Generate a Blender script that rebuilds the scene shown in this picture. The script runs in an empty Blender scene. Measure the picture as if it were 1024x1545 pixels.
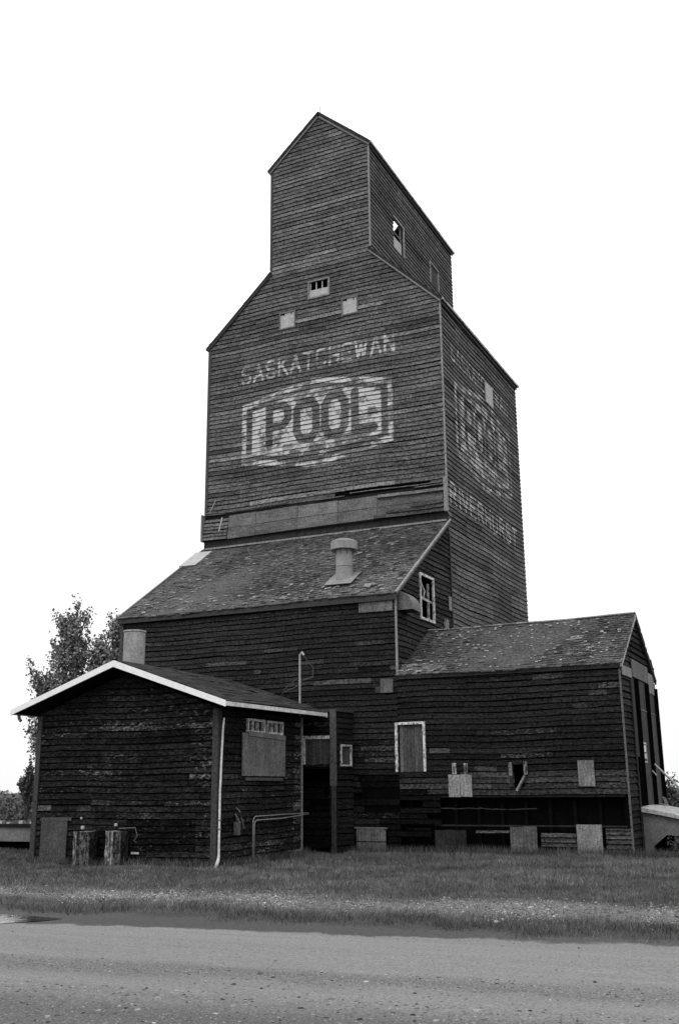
import bpy, math, random
import numpy as np
R = math.radians
K = 1.2                      # survey units -> metres
scene = bpy.context.scene
C = scene.collection

# ------------------------------------------------------------------ camera
cam_d = bpy.data.cameras.new('camera'); cam = bpy.data.objects.new('camera', cam_d); C.objects.link(cam)
F_PX, PITCH, YAW, ROLL, H = 1558.2, 14.989, -25.499, 0.555, 1.25
cam_d.sensor_fit = 'VERTICAL'; cam_d.sensor_height = 36.0; cam_d.lens = F_PX / 1545 * 36.0
cam_d.clip_start = 0.1; cam_d.clip_end = 3000
def cam_basis():
    a, t, r = R(YAW), R(PITCH), R(ROLL)
    right = np.array([math.cos(a), -math.sin(a), 0.0]); fh = np.array([math.sin(a), math.cos(a), 0.0]); up = np.array([0, 0, 1.0])
    fwd = fh * math.cos(t) + up * math.sin(t); u2 = -fh * math.sin(t) + up * math.cos(t)
    U = right * math.cos(r) - u2 * math.sin(r); V = right * math.sin(r) + u2 * math.cos(r)
    return U, V, fwd
U_, V_, F_ = cam_basis()
from mathutils import Matrix, Vector
cam.matrix_world = Matrix(((U_[0], V_[0], -F_[0], 0), (U_[1], V_[1], -F_[1], 0), (U_[2], V_[2], -F_[2], H * K), (0, 0, 0, 1)))
scene.camera = cam

# ------------------------------------------------------------------ sky and sun (flat overcast)
SUN_EL, SUN_AZ = 52.0, -10.0        # azimuth of the sun seen from above, degrees clockwise from -Y
w = bpy.data.worlds.new('World'); scene.world = w; w.use_nodes = True
nt = w.node_tree; nt.nodes.clear()
def N(t, tree, **k):
    n = tree.nodes.new(t)
    for a, b in k.items(): setattr(n, a, b)
    return n
sky = N('ShaderNodeTexSky', nt, sky_type='NISHITA', sun_disc=False)
sky.sun_elevation = R(SUN_EL); sky.sun_rotation = R(180 - SUN_AZ); sky.dust_density = 4; sky.air_density = 2
bw = N('ShaderNodeRGBToBW', nt); nt.links.new(sky.outputs[0], bw.inputs[0])
tc = N('ShaderNodeTexCoord', nt); sp = N('ShaderNodeSeparateXYZ', nt); nt.links.new(tc.outputs['Generated'], sp.inputs[0])
mr = N('ShaderNodeMapRange', nt); mr.inputs[1].default_value = 0.0; mr.inputs[2].default_value = 1.0
mr.inputs[3].default_value = 9.72; mr.inputs[4].default_value = 18.0
nt.links.new(sp.outputs[2], mr.inputs[0])
cn = N('ShaderNodeTexNoise', nt); cn.inputs['Scale'].default_value = 2.2; cn.inputs['Detail'].default_value = 4
nt.links.new(tc.outputs['Generated'], cn.inputs[0])
cm = N('ShaderNodeMapRange', nt); cm.inputs[3].default_value = -0.45; cm.inputs[4].default_value = 0.45
nt.links.new(cn.outputs[0], cm.inputs[0])
ad = N('ShaderNodeMath', nt, operation='ADD'); nt.links.new(mr.outputs[0], ad.inputs[0]); nt.links.new(cm.outputs[0], ad.inputs[1])
mxs = N('ShaderNodeMath', nt, operation='MULTIPLY'); mxs.inputs[1].default_value = 0.03; nt.links.new(bw.outputs[0], mxs.inputs[0])
ad2 = N('ShaderNodeMath', nt, operation='ADD'); nt.links.new(ad.outputs[0], ad2.inputs[0]); nt.links.new(mxs.outputs[0], ad2.inputs[1])
bg = N('ShaderNodeBackground', nt); bg.inputs[1].default_value = 0.1; nt.links.new(ad2.outputs[0], bg.inputs[0])
ow = N('ShaderNodeOutputWorld', nt); nt.links.new(bg.outputs[0], ow.inputs[0])
sd = bpy.data.lights.new('sun', 'SUN'); sd.energy = 0.8; sd.angle = R(25); sd.color = (1, 1, 1)
sun = bpy.data.objects.new('sun', sd); C.objects.link(sun)
az = R(SUN_AZ); sdir = Vector((math.sin(az) * math.cos(R(SUN_EL)), -math.cos(az) * math.cos(R(SUN_EL)), math.sin(R(SUN_EL))))
sun.rotation_euler = sdir.to_track_quat('Z', 'Y').to_euler(); sun.location = (0, -20, 60)
vs = scene.view_settings; vs.view_transform = 'Standard'; vs.look = 'None'; vs.exposure = 0.0; vs.gamma = 1.0; vs.use_curve_mapping = False

# ------------------------------------------------------------------ materials
def newmat(name, rough=0.9, spec=0.12):
    m = bpy.data.materials.new(name); m.use_nodes = True; t = m.node_tree
    b = t.nodes['Principled BSDF']; b.inputs['Roughness'].default_value = rough; b.inputs['Specular IOR Level'].default_value = spec
    return m, t, b
class G:
    """tiny node helper: every method returns an output socket"""
    def __init__(s, t): s.t = t; s.tc = N('ShaderNodeTexCoord', t)
    def L(s, a, b):
        if isinstance(a, (int, float)): b.default_value = a
        else: s.t.links.new(a, b)
    def map(s, sc, rot=(0, 0, 0)):
        m = N('ShaderNodeMapping', s.t); m.inputs['Scale'].default_value = sc; m.inputs['Rotation'].default_value = rot
        s.t.links.new(s.tc.outputs['Object'], m.inputs[0]); return m.outputs[0]
    def noise(s, sc, v=None, detail=6, rough=0.6, dist=0.0):
        n = N('ShaderNodeTexNoise', s.t); n.inputs['Scale'].default_value = sc; n.inputs['Detail'].default_value = detail
        n.inputs['Roughness'].default_value = rough; n.inputs['Distortion'].default_value = dist
        s.t.links.new(v if v is not None else s.tc.outputs['Object'], n.inputs['Vector']); return n.outputs[0]
    def voro(s, sc, v=None, out=0, feature='F1'):
        n = N('ShaderNodeTexVoronoi', s.t, feature=feature); n.inputs['Scale'].default_value = sc
        s.t.links.new(v if v is not None else s.tc.outputs['Object'], n.inputs['Vector']); return n.outputs[out]
    def m(s, op, a, b=0.0, clamp=False):
        n = N('ShaderNodeMath', s.t, operation=op, use_clamp=clamp); s.L(a, n.inputs[0]); s.L(b, n.inputs[1]); return n.outputs[0]
    def rng(s, a, f0, f1, t0=0.0, t1=1.0, smooth=False):
        n = N('ShaderNodeMapRange', s.t, interpolation_type='SMOOTHSTEP' if smooth else 'LINEAR'); s.L(a, n.inputs[0])
        for i, x in enumerate((f0, f1, t0, t1)): n.inputs[i + 1].default_value = x
        return n.outputs[0]
    def mix(s, f, a, b):
        n = N('ShaderNodeMix', s.t, data_type='FLOAT'); s.L(f, n.inputs[0]); s.L(a, n.inputs[2]); s.L(b, n.inputs[3]); return n.outputs[0]
    def attr(s, name):
        return N('ShaderNodeAttribute', s.t, attribute_name=name).outputs['Fac']
    def xyz(s):
        n = N('ShaderNodeSeparateXYZ', s.t); s.t.links.new(s.tc.outputs['Object'], n.inputs[0]); return n.outputs
    def bump(s, b, h, strength=0.3, dist=0.02):
        n = N('ShaderNodeBump', s.t); n.inputs['Strength'].default_value = strength; n.inputs['Distance'].default_value = dist
        s.t.links.new(h, n.inputs['Height']); s.t.links.new(n.outputs[0], b.inputs['Normal'])

def siding_mat(name, base, chipcol=0.2, chip=0.60, lettercol=0.60, grit=0.5):
    m, t, b = newmat(name, 1.0, .03); g = G(t)
    gr = g.noise(3.0, g.map((1.2, 1.2, 26)), 8, 0.65)
    big = g.noise(0.7, g.map((1, 1, 1.6)), 4, 0.6)
    fine = g.noise(19, g.map((.75, .75, 1.5)), 2, 0.8)
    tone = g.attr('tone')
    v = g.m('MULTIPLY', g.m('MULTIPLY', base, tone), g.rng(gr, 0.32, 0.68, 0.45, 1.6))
    v = g.m('MULTIPLY', v, g.rng(big, 0.3, 0.7, 0.75, 1.28))
    v = g.m('MULTIPLY', v, g.rng(fine, 0.34, 0.66, 1 - grit, 1 + grit))
    fl = g.noise(5.0, g.map((1.6, 1.6, 6.0)), 10, 0.78)
    ft = g.m('ADD', fl, g.m('MULTIPLY', g.attr('wear'), 0.25))
    ft = g.m('ADD', ft, g.rng(big, 0.3, 0.7, -0.05, 0.05))
    fm = g.rng(ft, chip, chip + 0.06, 0, 1, True)
    v = g.mix(g.m('MULTIPLY', fm, g.rng(fine, .42, .6, .1, 1.0)), v, g.m('MULTIPLY', chipcol, g.rng(gr, .3, .7, .6, 1.3)))
    # old sign paint, flaked along the boards
    pn = g.noise(4.0, g.map((2.0, 2.0, 14.0)), 8, 0.75)
    ed = g.m('ADD', g.attr('paint'), g.rng(pn, 0.25, 0.75, -0.035, 0.035))
    pm = g.rng(ed, -0.012, 0.012, 0, 1, True)
    wn = g.noise(2.6, g.map((1.0, 1.0, 1.3)), 6, 0.66)
    keep = g.rng(g.m('ADD', g.m('ADD', g.m('MULTIPLY', pn, 0.42), g.m('MULTIPLY', wn, 0.85)), g.m('MULTIPLY', g.attr('fade'), -0.3)), 0.57, 0.655, 0.0, 1, True)
    keep = g.rng(keep, 0.0, 1.0, 0.13, 1.0)
    pm = g.m('MULTIPLY', g.m('MULTIPLY', pm, keep), g.rng(fine, .34, .66, .62, 1.0))
    v = g.mix(pm, v, g.m('MULTIPLY', lettercol, g.rng(gr, .3, .7, .75, 1.2)))
    v = g.m('MINIMUM', v, 0.6)
    g.L(v, b.inputs['Base Color']); g.bump(b, gr, 0.35, 0.01)
    return m
def wood_mat(name, base, vertical=True, knots=False, var=0.35):
    m, t, b = newmat(name); g = G(t)
    mp = g.map((14, 14, 0.9) if vertical else (0.8, 0.8, 18))
    gr = g.noise(3.0, mp, 8, 0.65, 0.3); big = g.noise(2.0, None, 4); fine = g.noise(22, None, 2, .8)
    v = g.m('MULTIPLY', base, g.rng(gr, .28, .72, 1 - var * 1.3, 1 + var * 1.3))
    v = g.m('MULTIPLY', v, g.rng(big, .3, .7, .72, 1.25))
    v = g.m('MULTIPLY', v, g.rng(fine, .35, .65, .62, 1.38))
    v = g.m('MULTIPLY', v, g.attr('tone'))
    if knots:
        k = g.voro(4.2, None, 0); v = g.m('MULTIPLY', v, g.rng(k, .03, .10, .25, 1.0, True))
    g.L(v, b.inputs['Base Color']); g.bump(b, gr, 0.3, 0.008)
    return m
def peel_mat(name, paint, under, th=0.5, sc=(2, 2, 1)):
    m, t, b = newmat(name); g = G(t)
    n = g.noise(9 if sc[0] == 2 else 3, g.map(sc), 9, .75); fine = g.noise(24, None, 2)
    mk = g.rng(n, th - .03, th + .03, 0, 1, True)
    v = g.m('MULTIPLY', g.mix(mk, under, paint), g.rng(fine, .35, .65, .65, 1.35))
    v = g.m('MULTIPLY', v, g.attr('tone'))
    g.L(v, b.inputs['Base Color']); g.bump(b, n, .3, .01); return m
def shingle_mat(name, base, light, fleck=0.64):
    m, t, b = newmat(name); g = G(t)
    n = g.noise(2.0, None, 6, .65); f = g.noise(15, None, 4, .8); l = g.noise(9, g.map((1, 1, 1)), 7, .75)
    v = g.m('MULTIPLY', g.m('MULTIPLY', base, g.attr('tone')), g.rng(f, .32, .68, .25, 1.8))
    v = g.m('MULTIPLY', v, g.rng(n, .3, .7, .75, 1.25))
    lm = g.rng(l, fleck, fleck + .05, 0, 1, True)
    v = g.mix(g.m('MULTIPLY', lm, .8), v, light)
    g.L(g.m('MINIMUM', v, .6), b.inputs['Base Color']); g.bump(b, f, .5, .01); return m
def plain_mat(name, base, rough=.9, spec=.12, metal=0.0, var=.25, sc=6):
    m, t, b = newmat(name, rough, spec); g = G(t)
    n = g.noise(sc, None, 6, .65); f = g.noise(22, None, 3, .7)
    v = g.m('MULTIPLY', base, g.rng(n, .28, .72, 1 - var, 1 + var)); v = g.m('MULTIPLY', v, g.rng(f, .33, .67, 1 - var, 1 + var))
    g.L(g.m('MINIMUM', v, .85), b.inputs['Base Color']); b.inputs['Metallic'].default_value = metal
    g.bump(b, f, .15, .005); return m

M = {}
M['tower'] = siding_mat('tower_siding', 0.096, 0.25, 0.65, grit=.7)
M['tower_side'] = siding_mat('tower_side_siding', 0.102, 0.25, 0.66, 0.55, grit=.7)
M['annex'] = siding_mat('annex_siding', 0.0195, 0.10, 0.66, grit=.75)
M['drive'] = siding_mat('shed_siding', 0.0150, 0.10, 0.67, grit=.75)
M['office'] = siding_mat('office_siding', 0.0135, 0.19, 0.605, grit=.85)
M['back'] = plain_mat('tar_and_shade_black', 0.004, 1.0, .0)  # tar backing; near-black colour also paints the shade in gaps and recesses
M['sheath'] = wood_mat('old_sheathing', 0.014, False)
M['recess'] = plain_mat('recess_shade_board', .035, .95, .03, 0, .4)  # dark colour carries the shade beneath the skirt overhang
M['trim'] = peel_mat('grey_trim', 0.20, 0.08, .42)
M['trim_dark'] = peel_mat('dark_trim', 0.014, 0.05, .66)
M['trim_white'] = peel_mat('white_trim', 0.55, 0.14, .46)
M['fascia'] = plain_mat('white_fascia', 0.80, .7, .2, var=.07)
M['soffit'] = plain_mat('soffit_boards', 0.012, .9, .03)
M['ply'] = wood_mat('weathered_plywood', 0.125, True, True)
M['plylight'] = wood_mat('pale_plywood', 0.21, True, True)
M['plydark'] = wood_mat('dark_plywood', 0.055, True)
M['plyband'] = wood_mat('band_plywood', 0.125, False)
M['plank'] = wood_mat('grey_planks', 0.075, True)
M['pale'] = plain_mat('pale_board', 0.40, .9, .1, var=.2)
M['shingle'] = shingle_mat('cedar_shingle', 0.074, 0.28, .61)
M['shingle2'] = shingle_mat('shed_shingle', 0.064, 0.30, .63)
M['asphalt_roof'] = shingle_mat('asphalt_shingle', 0.028, 0.09, .74)
M['galv'] = plain_mat('galvanised_metal', 0.24, .55, .3, .25, .2, 3)
M['galv_dark'] = plain_mat('dull_metal', 0.12, .6, .3, .3, .35, 6)
M['white_metal'] = plain_mat('white_painted_metal', 0.55, .6, .2, 0, .3, 4)
M['pipe'] = plain_mat('grey_pipe', 0.30, .5, .4, .3, .2, 14)
M['glass'] = plain_mat('dirty_glass', 0.03, .12, .5, 0, .3)
M['concrete'] = plain_mat('ramp_concrete', 0.15, .9, .1, 0, .3, 2)
M['concrete_top'] = plain_mat('ramp_slab', 0.38, .9, .1, 0, .35, 7)
M['chimney'] = plain_mat('chimney_plaster', .28, .9, .1, 0, .3, 3)
M['post'] = peel_mat('whitewashed_post', .32, .055, .51, (5, 5, 1.6))
M['leaf'] = plain_mat('poplar_leaf', 0.19, .6, .25, 0, .4, 3)
M['leaf2'] = plain_mat('shrub_leaf', 0.10, .7, .15, 0, .4, 2)
M['bark'] = plain_mat('bark', 0.06, .95, .05, 0, .4)
M['wire'] = plain_mat('wire', 0.10, .6, .2)

# ------------------------------------------------------------------ mesh helpers
class MB:
    def __init__(s): s.v = []; s.f = []; s.a = {'tone': [], 'paint': [], 'wear': [], 'fade': []}; s.n = 0
    def add(s, v, f, tone=1.0, paint=-1.0, wear=0.0, fade=0.0):
        v = np.asarray(v, float); k = len(v)
        s.v.append(v)
        for q in f: s.f.append(tuple(int(i) + s.n for i in q))
        for nm, val in (('tone', tone), ('paint', paint), ('wear', wear), ('fade', fade)):
            s.a[nm].append(np.broadcast_to(np.asarray(val, float), (k,)).copy())
        s.n += k
    def box(s, x0, x1, y0, y1, z0, z1, tone=1.0, **k):
        v = [(x, y, z) for x in (x0, x1) for y in (y0, y1) for z in (z0, z1)]
        s.add(v, [(0, 1, 3, 2), (4, 6, 7, 5), (0, 4, 5, 1), (2, 3, 7, 6), (0, 2, 6, 4), (1, 5, 7, 3)], tone, **k)
    def hexa(s, c8, tone=1.0, **k):
        s.add(c8, [(0, 1, 2, 3), (7, 6, 5, 4), (0, 4, 5, 1), (1, 5, 6, 2), (2, 6, 7, 3), (3, 7, 4, 0)], tone, **k)
    def bar(s, p, q, w, h, up=(0, 0, 1), tone=1.0):
        p = Vector(p); q = Vector(q); d = (q - p).normalized(); u = Vector(up)
        r = d.cross(u)
        if r.length < 1e-4: r = d.cross(Vector((0, 1, 0)))
        r.normalize(); u = r.cross(d).normalized(); r = r * w / 2; u = u * h / 2
        s.hexa([p - r - u, p + r - u, p + r + u, p - r + u, q - r - u, q + r - u, q + r + u, q - r + u], tone)
    def tube(s, pts, rad, seg=8, tone=1.0, cap=True):
        pts = [Vector(p) for p in pts]; rr = rad if isinstance(rad, (list, tuple)) else [rad] * len(pts)
        vs_ = []; fs = []; prev = None
        for i, p in enumerate(pts):
            d = (pts[min(i + 1, len(pts) - 1)] - pts[max(i - 1, 0)]).normalized()
            if prev is None:
                a = Vector((0, 0, 1)) if abs(d.z) < .9 else Vector((1, 0, 0)); r = d.cross(a).normalized()
            else: r = (prev - d * prev.dot(d)).normalized()
            prev = r; u = d.cross(r)
            for j in range(seg):
                t = 2 * math.pi * j / seg; vs_.append(p + (r * math.cos(t) + u * math.sin(t)) * rr[i])
        for i in range(len(pts) - 1):
            for j in range(seg):
                j2 = (j + 1) % seg; fs.append((i * seg + j, i * seg + j2, (i + 1) * seg + j2, (i + 1) * seg + j))
        if cap: fs.append(tuple(range(seg))[::-1]); fs.append(tuple((len(pts) - 1) * seg + j for j in range(seg)))
        s.add(vs_, fs, tone)
    def lathe(s, c, prof, seg=24, tone=1.0):
        v = []; f = []
        for (r, z) in prof:
            for j in range(seg):
                t = 2 * math.pi * j / seg; v.append((c[0] + r * math.cos(t), c[1] + r * math.sin(t), c[2] + z))
        for i in range(len(prof) - 1):
            for j in range(seg):
                j2 = (j + 1) % seg; f.append((i * seg + j, i * seg + j2, (i + 1) * seg + j2, (i + 1) * seg + j))
        s.add(v, f, tone)
    def build(s, name, mat, parent=None, origin=(0, 0, 0), smooth=False):
        V = (np.concatenate(s.v) - np.array(origin, float)) * K
        if name != 'water':     # old timber: nothing is quite straight
            W_ = V + np.array(origin, float) * K; X0, Y0, Z0 = W_[:, 0].copy(), W_[:, 1].copy(), W_[:, 2].copy(); q = np.clip(Z0 / 2, 0, 1)
            V[:, 2] += q * (.020 * np.sin(X0 * .75 + Y0 * .4 + .5) + .010 * np.sin(X0 * 2.1 - Y0 * 1.3))
        me = bpy.data.meshes.new(name); me.from_pydata([tuple(p) for p in V], [], s.f)
        for nm in ('tone', 'paint', 'wear', 'fade'):
            a = me.attributes.new(nm, 'FLOAT', 'POINT'); a.data.foreach_set('value', np.concatenate(s.a[nm]).astype(np.float32))
        me.materials.append(mat)
        if smooth: me.polygons.foreach_set('use_smooth', [True] * len(me.polygons))
        o = bpy.data.objects.new(name, me); C.objects.link(o)
        if parent is not None: o.parent = parent
        else: o.location = [c * K for c in origin]
        return o
def tag(o, label, cat, group=None):
    o['label'] = label; o['category'] = cat
    if group: o['group'] = group
    return o
def thing(name, origin, label, cat, group=None):
    o = bpy.data.objects.new(name, None); C.objects.link(o); o.location = [c * K for c in origin]; o.empty_display_size = .3
    return tag(o, label, cat, group)
def kind(o, k): o['kind'] = k; return o

# wall frames: P(s, z, o) -> point, o = distance proud of the wall
def FY(Y): return lambda s, z, o: np.stack([s, np.full_like(s, Y) - o, z], -1)       # faces -Y
def BY(Y): return lambda s, z, o: np.stack([s, np.full_like(s, Y) + o, z], -1)       # faces +Y
def FX(X): return lambda s, z, o: np.stack([np.full_like(s, X) + o, s, z], -1)       # faces +X
def BX(X): return lambda s, z, o: np.stack([np.full_like(s, X) - o, s, z], -1)       # faces -X
def poly(pts):
    """pts: list of (z, s_left, s_right)"""
    Z = [p[0] for p in pts]
    return lambda z: (float(np.interp(z, Z, [p[1] for p in pts])), float(np.interp(z, Z, [p[2] for p in pts]))), Z
def bands(z0, z1, Z, holes):
    b = {z0, z1}
    for z in Z:
        if z0 < z < z1: b.add(z)
    for h in holes:
        for z in (h[2], h[3]):
            if z0 + 1e-4 < z < z1 - 1e-4: b.add(z)
    b = sorted(b); return list(zip(b[:-1], b[1:]))
def cuts(a, b, za, zb, holes):
    zc = (za + zb) / 2; iv = [(a, b)]
    for h in holes:
        if h[2] < zc < h[3]:
            nv = []
            for (p, q) in iv:
                if h[1] <= p or h[0] >= q: nv.append((p, q)); continue
                if h[0] > p: nv.append((p, h[0]))
                if h[1] < q: nv.append((h[1], q))
            iv = nv
    return iv
def backing(mb, P, shape, z0, z1, holes=(), thick=0.06):
    """a solid wall skin behind the boards (outer face at o = 0)"""
    iv, Z = shape
    for za, zb in bands(z0, z1, Z, holes):
        la, ra = iv(za); lb, rb = iv(zb)
        for (p, q) in cuts(min(la, lb), max(ra, rb), za, zb, holes):
            pa, qa, pb, qb = max(p, la), min(q, ra), max(p, lb), min(q, rb)
            s = np.array([pa, qa, qb, pb]); z = np.array([za, za, zb, zb])
            a = P(s, z, np.zeros(4)); b = P(s, z, np.full(4, -thick))
            mb.hexa(np.concatenate([a, b]))
def siding(mb, P, shape, z0, z1, exp, holes=(), seed=0, miss=0.0, seg=(1.2, 4.2), step=0.4, rows=1, lip=0.024, paint=None, wear=None,
           patches=(), tone=None, wob=0.004, fade=None, dense=None, gaps=(), gap=.013, bwear=1.0):
    rnd = random.Random(seed); iv, Z = shape; k = 0; z = z0
    ph = rnd.uniform(0, 6)
    while z < z1 - 0.01:
        zt = min(z + exp * rnd.uniform(.94, 1.06), z1); l0, r0 = iv(z + .001); l1, r1 = iv(zt - .001); L_, R_ = min(l0, l1), max(r0, r1)
        ed = [L_]; x = L_ + rnd.uniform(.3, seg[1])
        while x < R_ - .25: ed.append(x); x += rnd.uniform(*seg)
        ed.append(R_)
        zc = (z + zt) / 2
        pts = [p for p in patches if p[2] <= zc <= p[3]]
        for p in pts:
            ed = [e for e in ed if not (p[0] - .1 < e < p[1] + .1) or e in (L_, R_)] + [max(L_, p[0]), min(R_, p[1])]
        ed = sorted(set(ed))
        row_t = rnd.gauss(1, .07)
        for a, b in zip(ed[:-1], ed[1:]):
            if b - a < .02: continue
            mid = (a + b) / 2; t = max(.5, rnd.gauss(1, .115)) * row_t; r = rnd.random()
            if r < .02: t *= rnd.uniform(1.25, 1.7)
            elif r < .06: t *= .68
            if tone: t *= tone(mid, zc)
            dz = rnd.gauss(0, .004); gauss_tilt = rnd.gauss(0, .003) / max(.5, b - a) * (2.5 if rnd.random() < .06 else 1); dl = rnd.uniform(-.004, .006); m_ = rnd.random() < miss
            for p in pts:
                if p[0] - 1e-6 <= mid <= p[1] + 1e-6:
                    t = p[4]; m_ = t < 0
            for gp in gaps:
                if gp[0] < mid < gp[1] and gp[2] < zc < gp[3] and rnd.random() < gp[4]: m_ = True
            if m_: continue
            bw_ = max(0, rnd.gauss(-.15, .38)) * bwear; hi = dense is not None and (dense[2] < zc < dense[3])
            zg = z + gap + max(0, rnd.gauss(0, .006))
            for za, zb in bands(zg, zt, Z, holes):
                la, ra = iv(za + 1e-5); lb, rb = iv(zb - 1e-5)
                for (p, q) in cuts(a, b, za, zb, holes):
                    pa, qa, pb, qb = max(p, la), min(q, ra), max(p, lb), min(q, rb)
                    if qa - pa < .01 and qb - pb < .01: continue
                    qa, qb = max(qa, pa), max(qb, pb)
                    st = dense[4] if hi else step; n = max(1, int((max(qa, qb) - min(pa, pb)) / st)); rw = dense[5] if hi else rows
                    gx = .0025
                    tt = np.linspace(0, 1, n + 1); uu = np.linspace(0, 1, rw + 1); T, Uu = np.meshgrid(tt, uu)
                    A = (pa + gx) * (1 - Uu) + (pb + gx) * Uu; B = (qa - gx) * (1 - Uu) + (qb - gx) * Uu
                    S = A + (B - A) * T; ZZ = za + (zb - za) * Uu
                    full = (ZZ - z) / exp; off = lip * (1 - full) + .003 + dl * (1 - full)
                    tl = gauss_tilt * (S - mid); wz = dz + tl + wob * (np.sin(S * 1.3 + z * .7 + ph) + .6 * np.sin(S * 3.1 + z * 2.1))
                    Vv = P(S.ravel(), (ZZ + wz).ravel(), off.ravel())
                    fs = [(j * (n + 1) + i, j * (n + 1) + i + 1, (j + 1) * (n + 1) + i + 1, (j + 1) * (n + 1) + i) for j in range(rw) for i in range(n)]
                    pv = paint(S.ravel(), ZZ.ravel()) if (paint and hi) else -1.0
                    wv = (wear(S.ravel(), ZZ.ravel()) if wear else 0.0) + bw_
                    fv = fade(S.ravel(), ZZ.ravel()) if fade else 0.0
                    mb.add(Vv, fs, t, pv, wv, fv)
                    if za == zg:      # underside of the lap, tone lowered to paint in its shade
                        Sb = S[0]; Zb = (ZZ + wz)[0]; o0 = off[0]
                        V2 = np.concatenate([P(Sb, Zb, o0), P(Sb, Zb, np.zeros_like(Sb) + .001)])
                        mb.add(V2, [(i, i + n + 1, i + n + 2, i + 1) for i in range(n)], t * .8, -1.0, 0.0)
                    if b - a > 0.3:   # board ends
                        pass
        z = zt
def wall(name, P, shape, z0, z1, exp, mat, parent, org, holes=(), **k):
    mb = MB(); siding(mb, P, shape, z0, z1, exp, holes, **k)
    o = mb.build(name, mat, parent, org)
    b = MB(); backing(b, P, shape, z0, z1, holes); bo = b.build('sheathing', M['back'], o, org)
    return o
def shingles(mb, O, U, V, W, L, w, exp, seed=0, lift=.018, miss=.01, tonef=None, curl=.06, skip=None):
    """rows of shingles: O corner at the eave, U along the eave, V up the slope"""
    rnd = random.Random(seed); O = Vector(O); U = Vector(U).normalized(); V = Vector(V).normalized(); Nn = U.cross(V).normalized()
    if Nn.z < 0: Nn = -Nn
    r = 0; v = -.02
    while v < L - .01:
        u = -rnd.uniform(0, w); v1 = min(v + exp * 1.25, L)
        while u < W:
            ww = w * rnd.uniform(.55, 1.4); a, b = max(u, 0), min(u + ww - .006, W); u += ww
            if b - a < .01 or rnd.random() < miss: continue
            if skip and skip((a + b) / 2, v): continue
            t = max(.35, rnd.gauss(1, .25)); h = lift * rnd.uniform(.7, 1.3); x = rnd.random()
            if x < curl: h += rnd.uniform(.01, .03); t *= rnd.uniform(1.2, 2.3)
            if tonef: t *= tonef((a + b) / 2, v)
            j = rnd.gauss(0, .008); va = v + j
            p = [O + U * a + V * va + Nn * h, O + U * b + V * va + Nn * (h + rnd.gauss(0, .003)), O + U * b + V * v1 + Nn * .004, O + U * a + V * v1 + Nn * .004,
                 O + U * a + V * va, O + U * b + V * va]
            mb.add(p, [(0, 1, 2, 3), (4, 5, 1, 0), (4, 0, 3), (5, 2, 1)], t)
        v += exp; r += 1
def slab(mb, p0, p1, y0, y1, th, tone=1.0, axis='Y'):
    """sloping roof deck between (x,z) points p0 (low) and p1 (high), running y0..y1"""
    (x0, z0), (x1, z1) = p0, p1; d = math.hypot(x1 - x0, z1 - z0); nx, nz = -(z1 - z0) / d, (x1 - x0) / d
    if nz < 0: nx, nz = -nx, -nz
    q = [(x0, z0), (x1, z1), (x1 - nx * th, z1 - nz * th), (x0 - nx * th, z0 - nz * th)]
    if axis == 'Y': c = [(x, y0, z) for x, z in q] + [(x, y1, z) for x, z in q]
    else: c = [(y0, x, z) for x, z in q] + [(y1, x, z) for x, z in q]
    mb.hexa(c, tone)

# ------------------------------------------------------------------ lettering as distance fields
FONT = {
 'S': [[(.95, .85), (.75, 1), (.25, 1), (.05, .85), (.05, .65), (.25, .52), (.75, .48), (.95, .35), (.95, .15), (.75, 0), (.25, 0), (.05, .15)]],
 'A': [[(0, 0), (.5, 1), (1, 0)], [(.2, .35), (.8, .35)]],
 'K': [[(.05, 0), (.05, 1)], [(.95, 1), (.05, .42)], [(.35, .6), (.98, 0)]],
 'T': [[(0, 1), (1, 1)], [(.5, 1), (.5, 0)]],
 'C': [[(.95, .8), (.75, 1), (.25, 1), (.05, .8), (.05, .2), (.25, 0), (.75, 0), (.95, .2)]],
 'H': [[(.05, 0), (.05, 1)], [(.95, 0), (.95, 1)], [(.05, .5), (.95, .5)]],
 'E': [[(.95, 1), (.05, 1), (.05, 0), (.95, 0)], [(.05, .52), (.8, .52)]],
 'W': [[(0, 1), (.25, 0), (.5, .8), (.75, 0), (1, 1)]],
 'N': [[(.05, 0), (.05, 1), (.95, 0), (.95, 1)]],
 'R': [[(.05, 0), (.05, 1), (.75, 1), (.95, .85), (.95, .65), (.75, .5), (.05, .5)], [(.5, .5), (.98, 0)]],
 'I': [[(.5, 0), (.5, 1)]],
 'V': [[(0, 1), (.5, 0), (1, 1)]],
 'U': [[(.05, 1), (.05, .2), (.25, 0), (.75, 0), (.95, .2), (.95, 1)]],
 'P': [[(.15, 0), (.15, 1), (.7, 1), (.88, .85), (.88, .62), (.7, .46), (.15, .46)]],
 'O': [[(.3, 0), (.12, .2), (.12, .8), (.3, 1), (.7, 1), (.88, .8), (.88, .2), (.7, 0), (.3, 0)]],
 'L': [[(.15, 1), (.15, 0), (.92, 0)]],
}
def seg_sdf(s, z, segs, hw):
    d = np.full(s.shape, 9.0)
    for (ax, az_, bx, bz) in segs:
        dx, dz = bx - ax, bz - az_; l2 = dx * dx + dz * dz + 1e-9
        t = np.clip(((s - ax) * dx + (z - az_) * dz) / l2, 0, 1)
        d = np.minimum(d, np.hypot(s - ax - t * dx, z - az_ - t * dz))
    return hw - d
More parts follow.
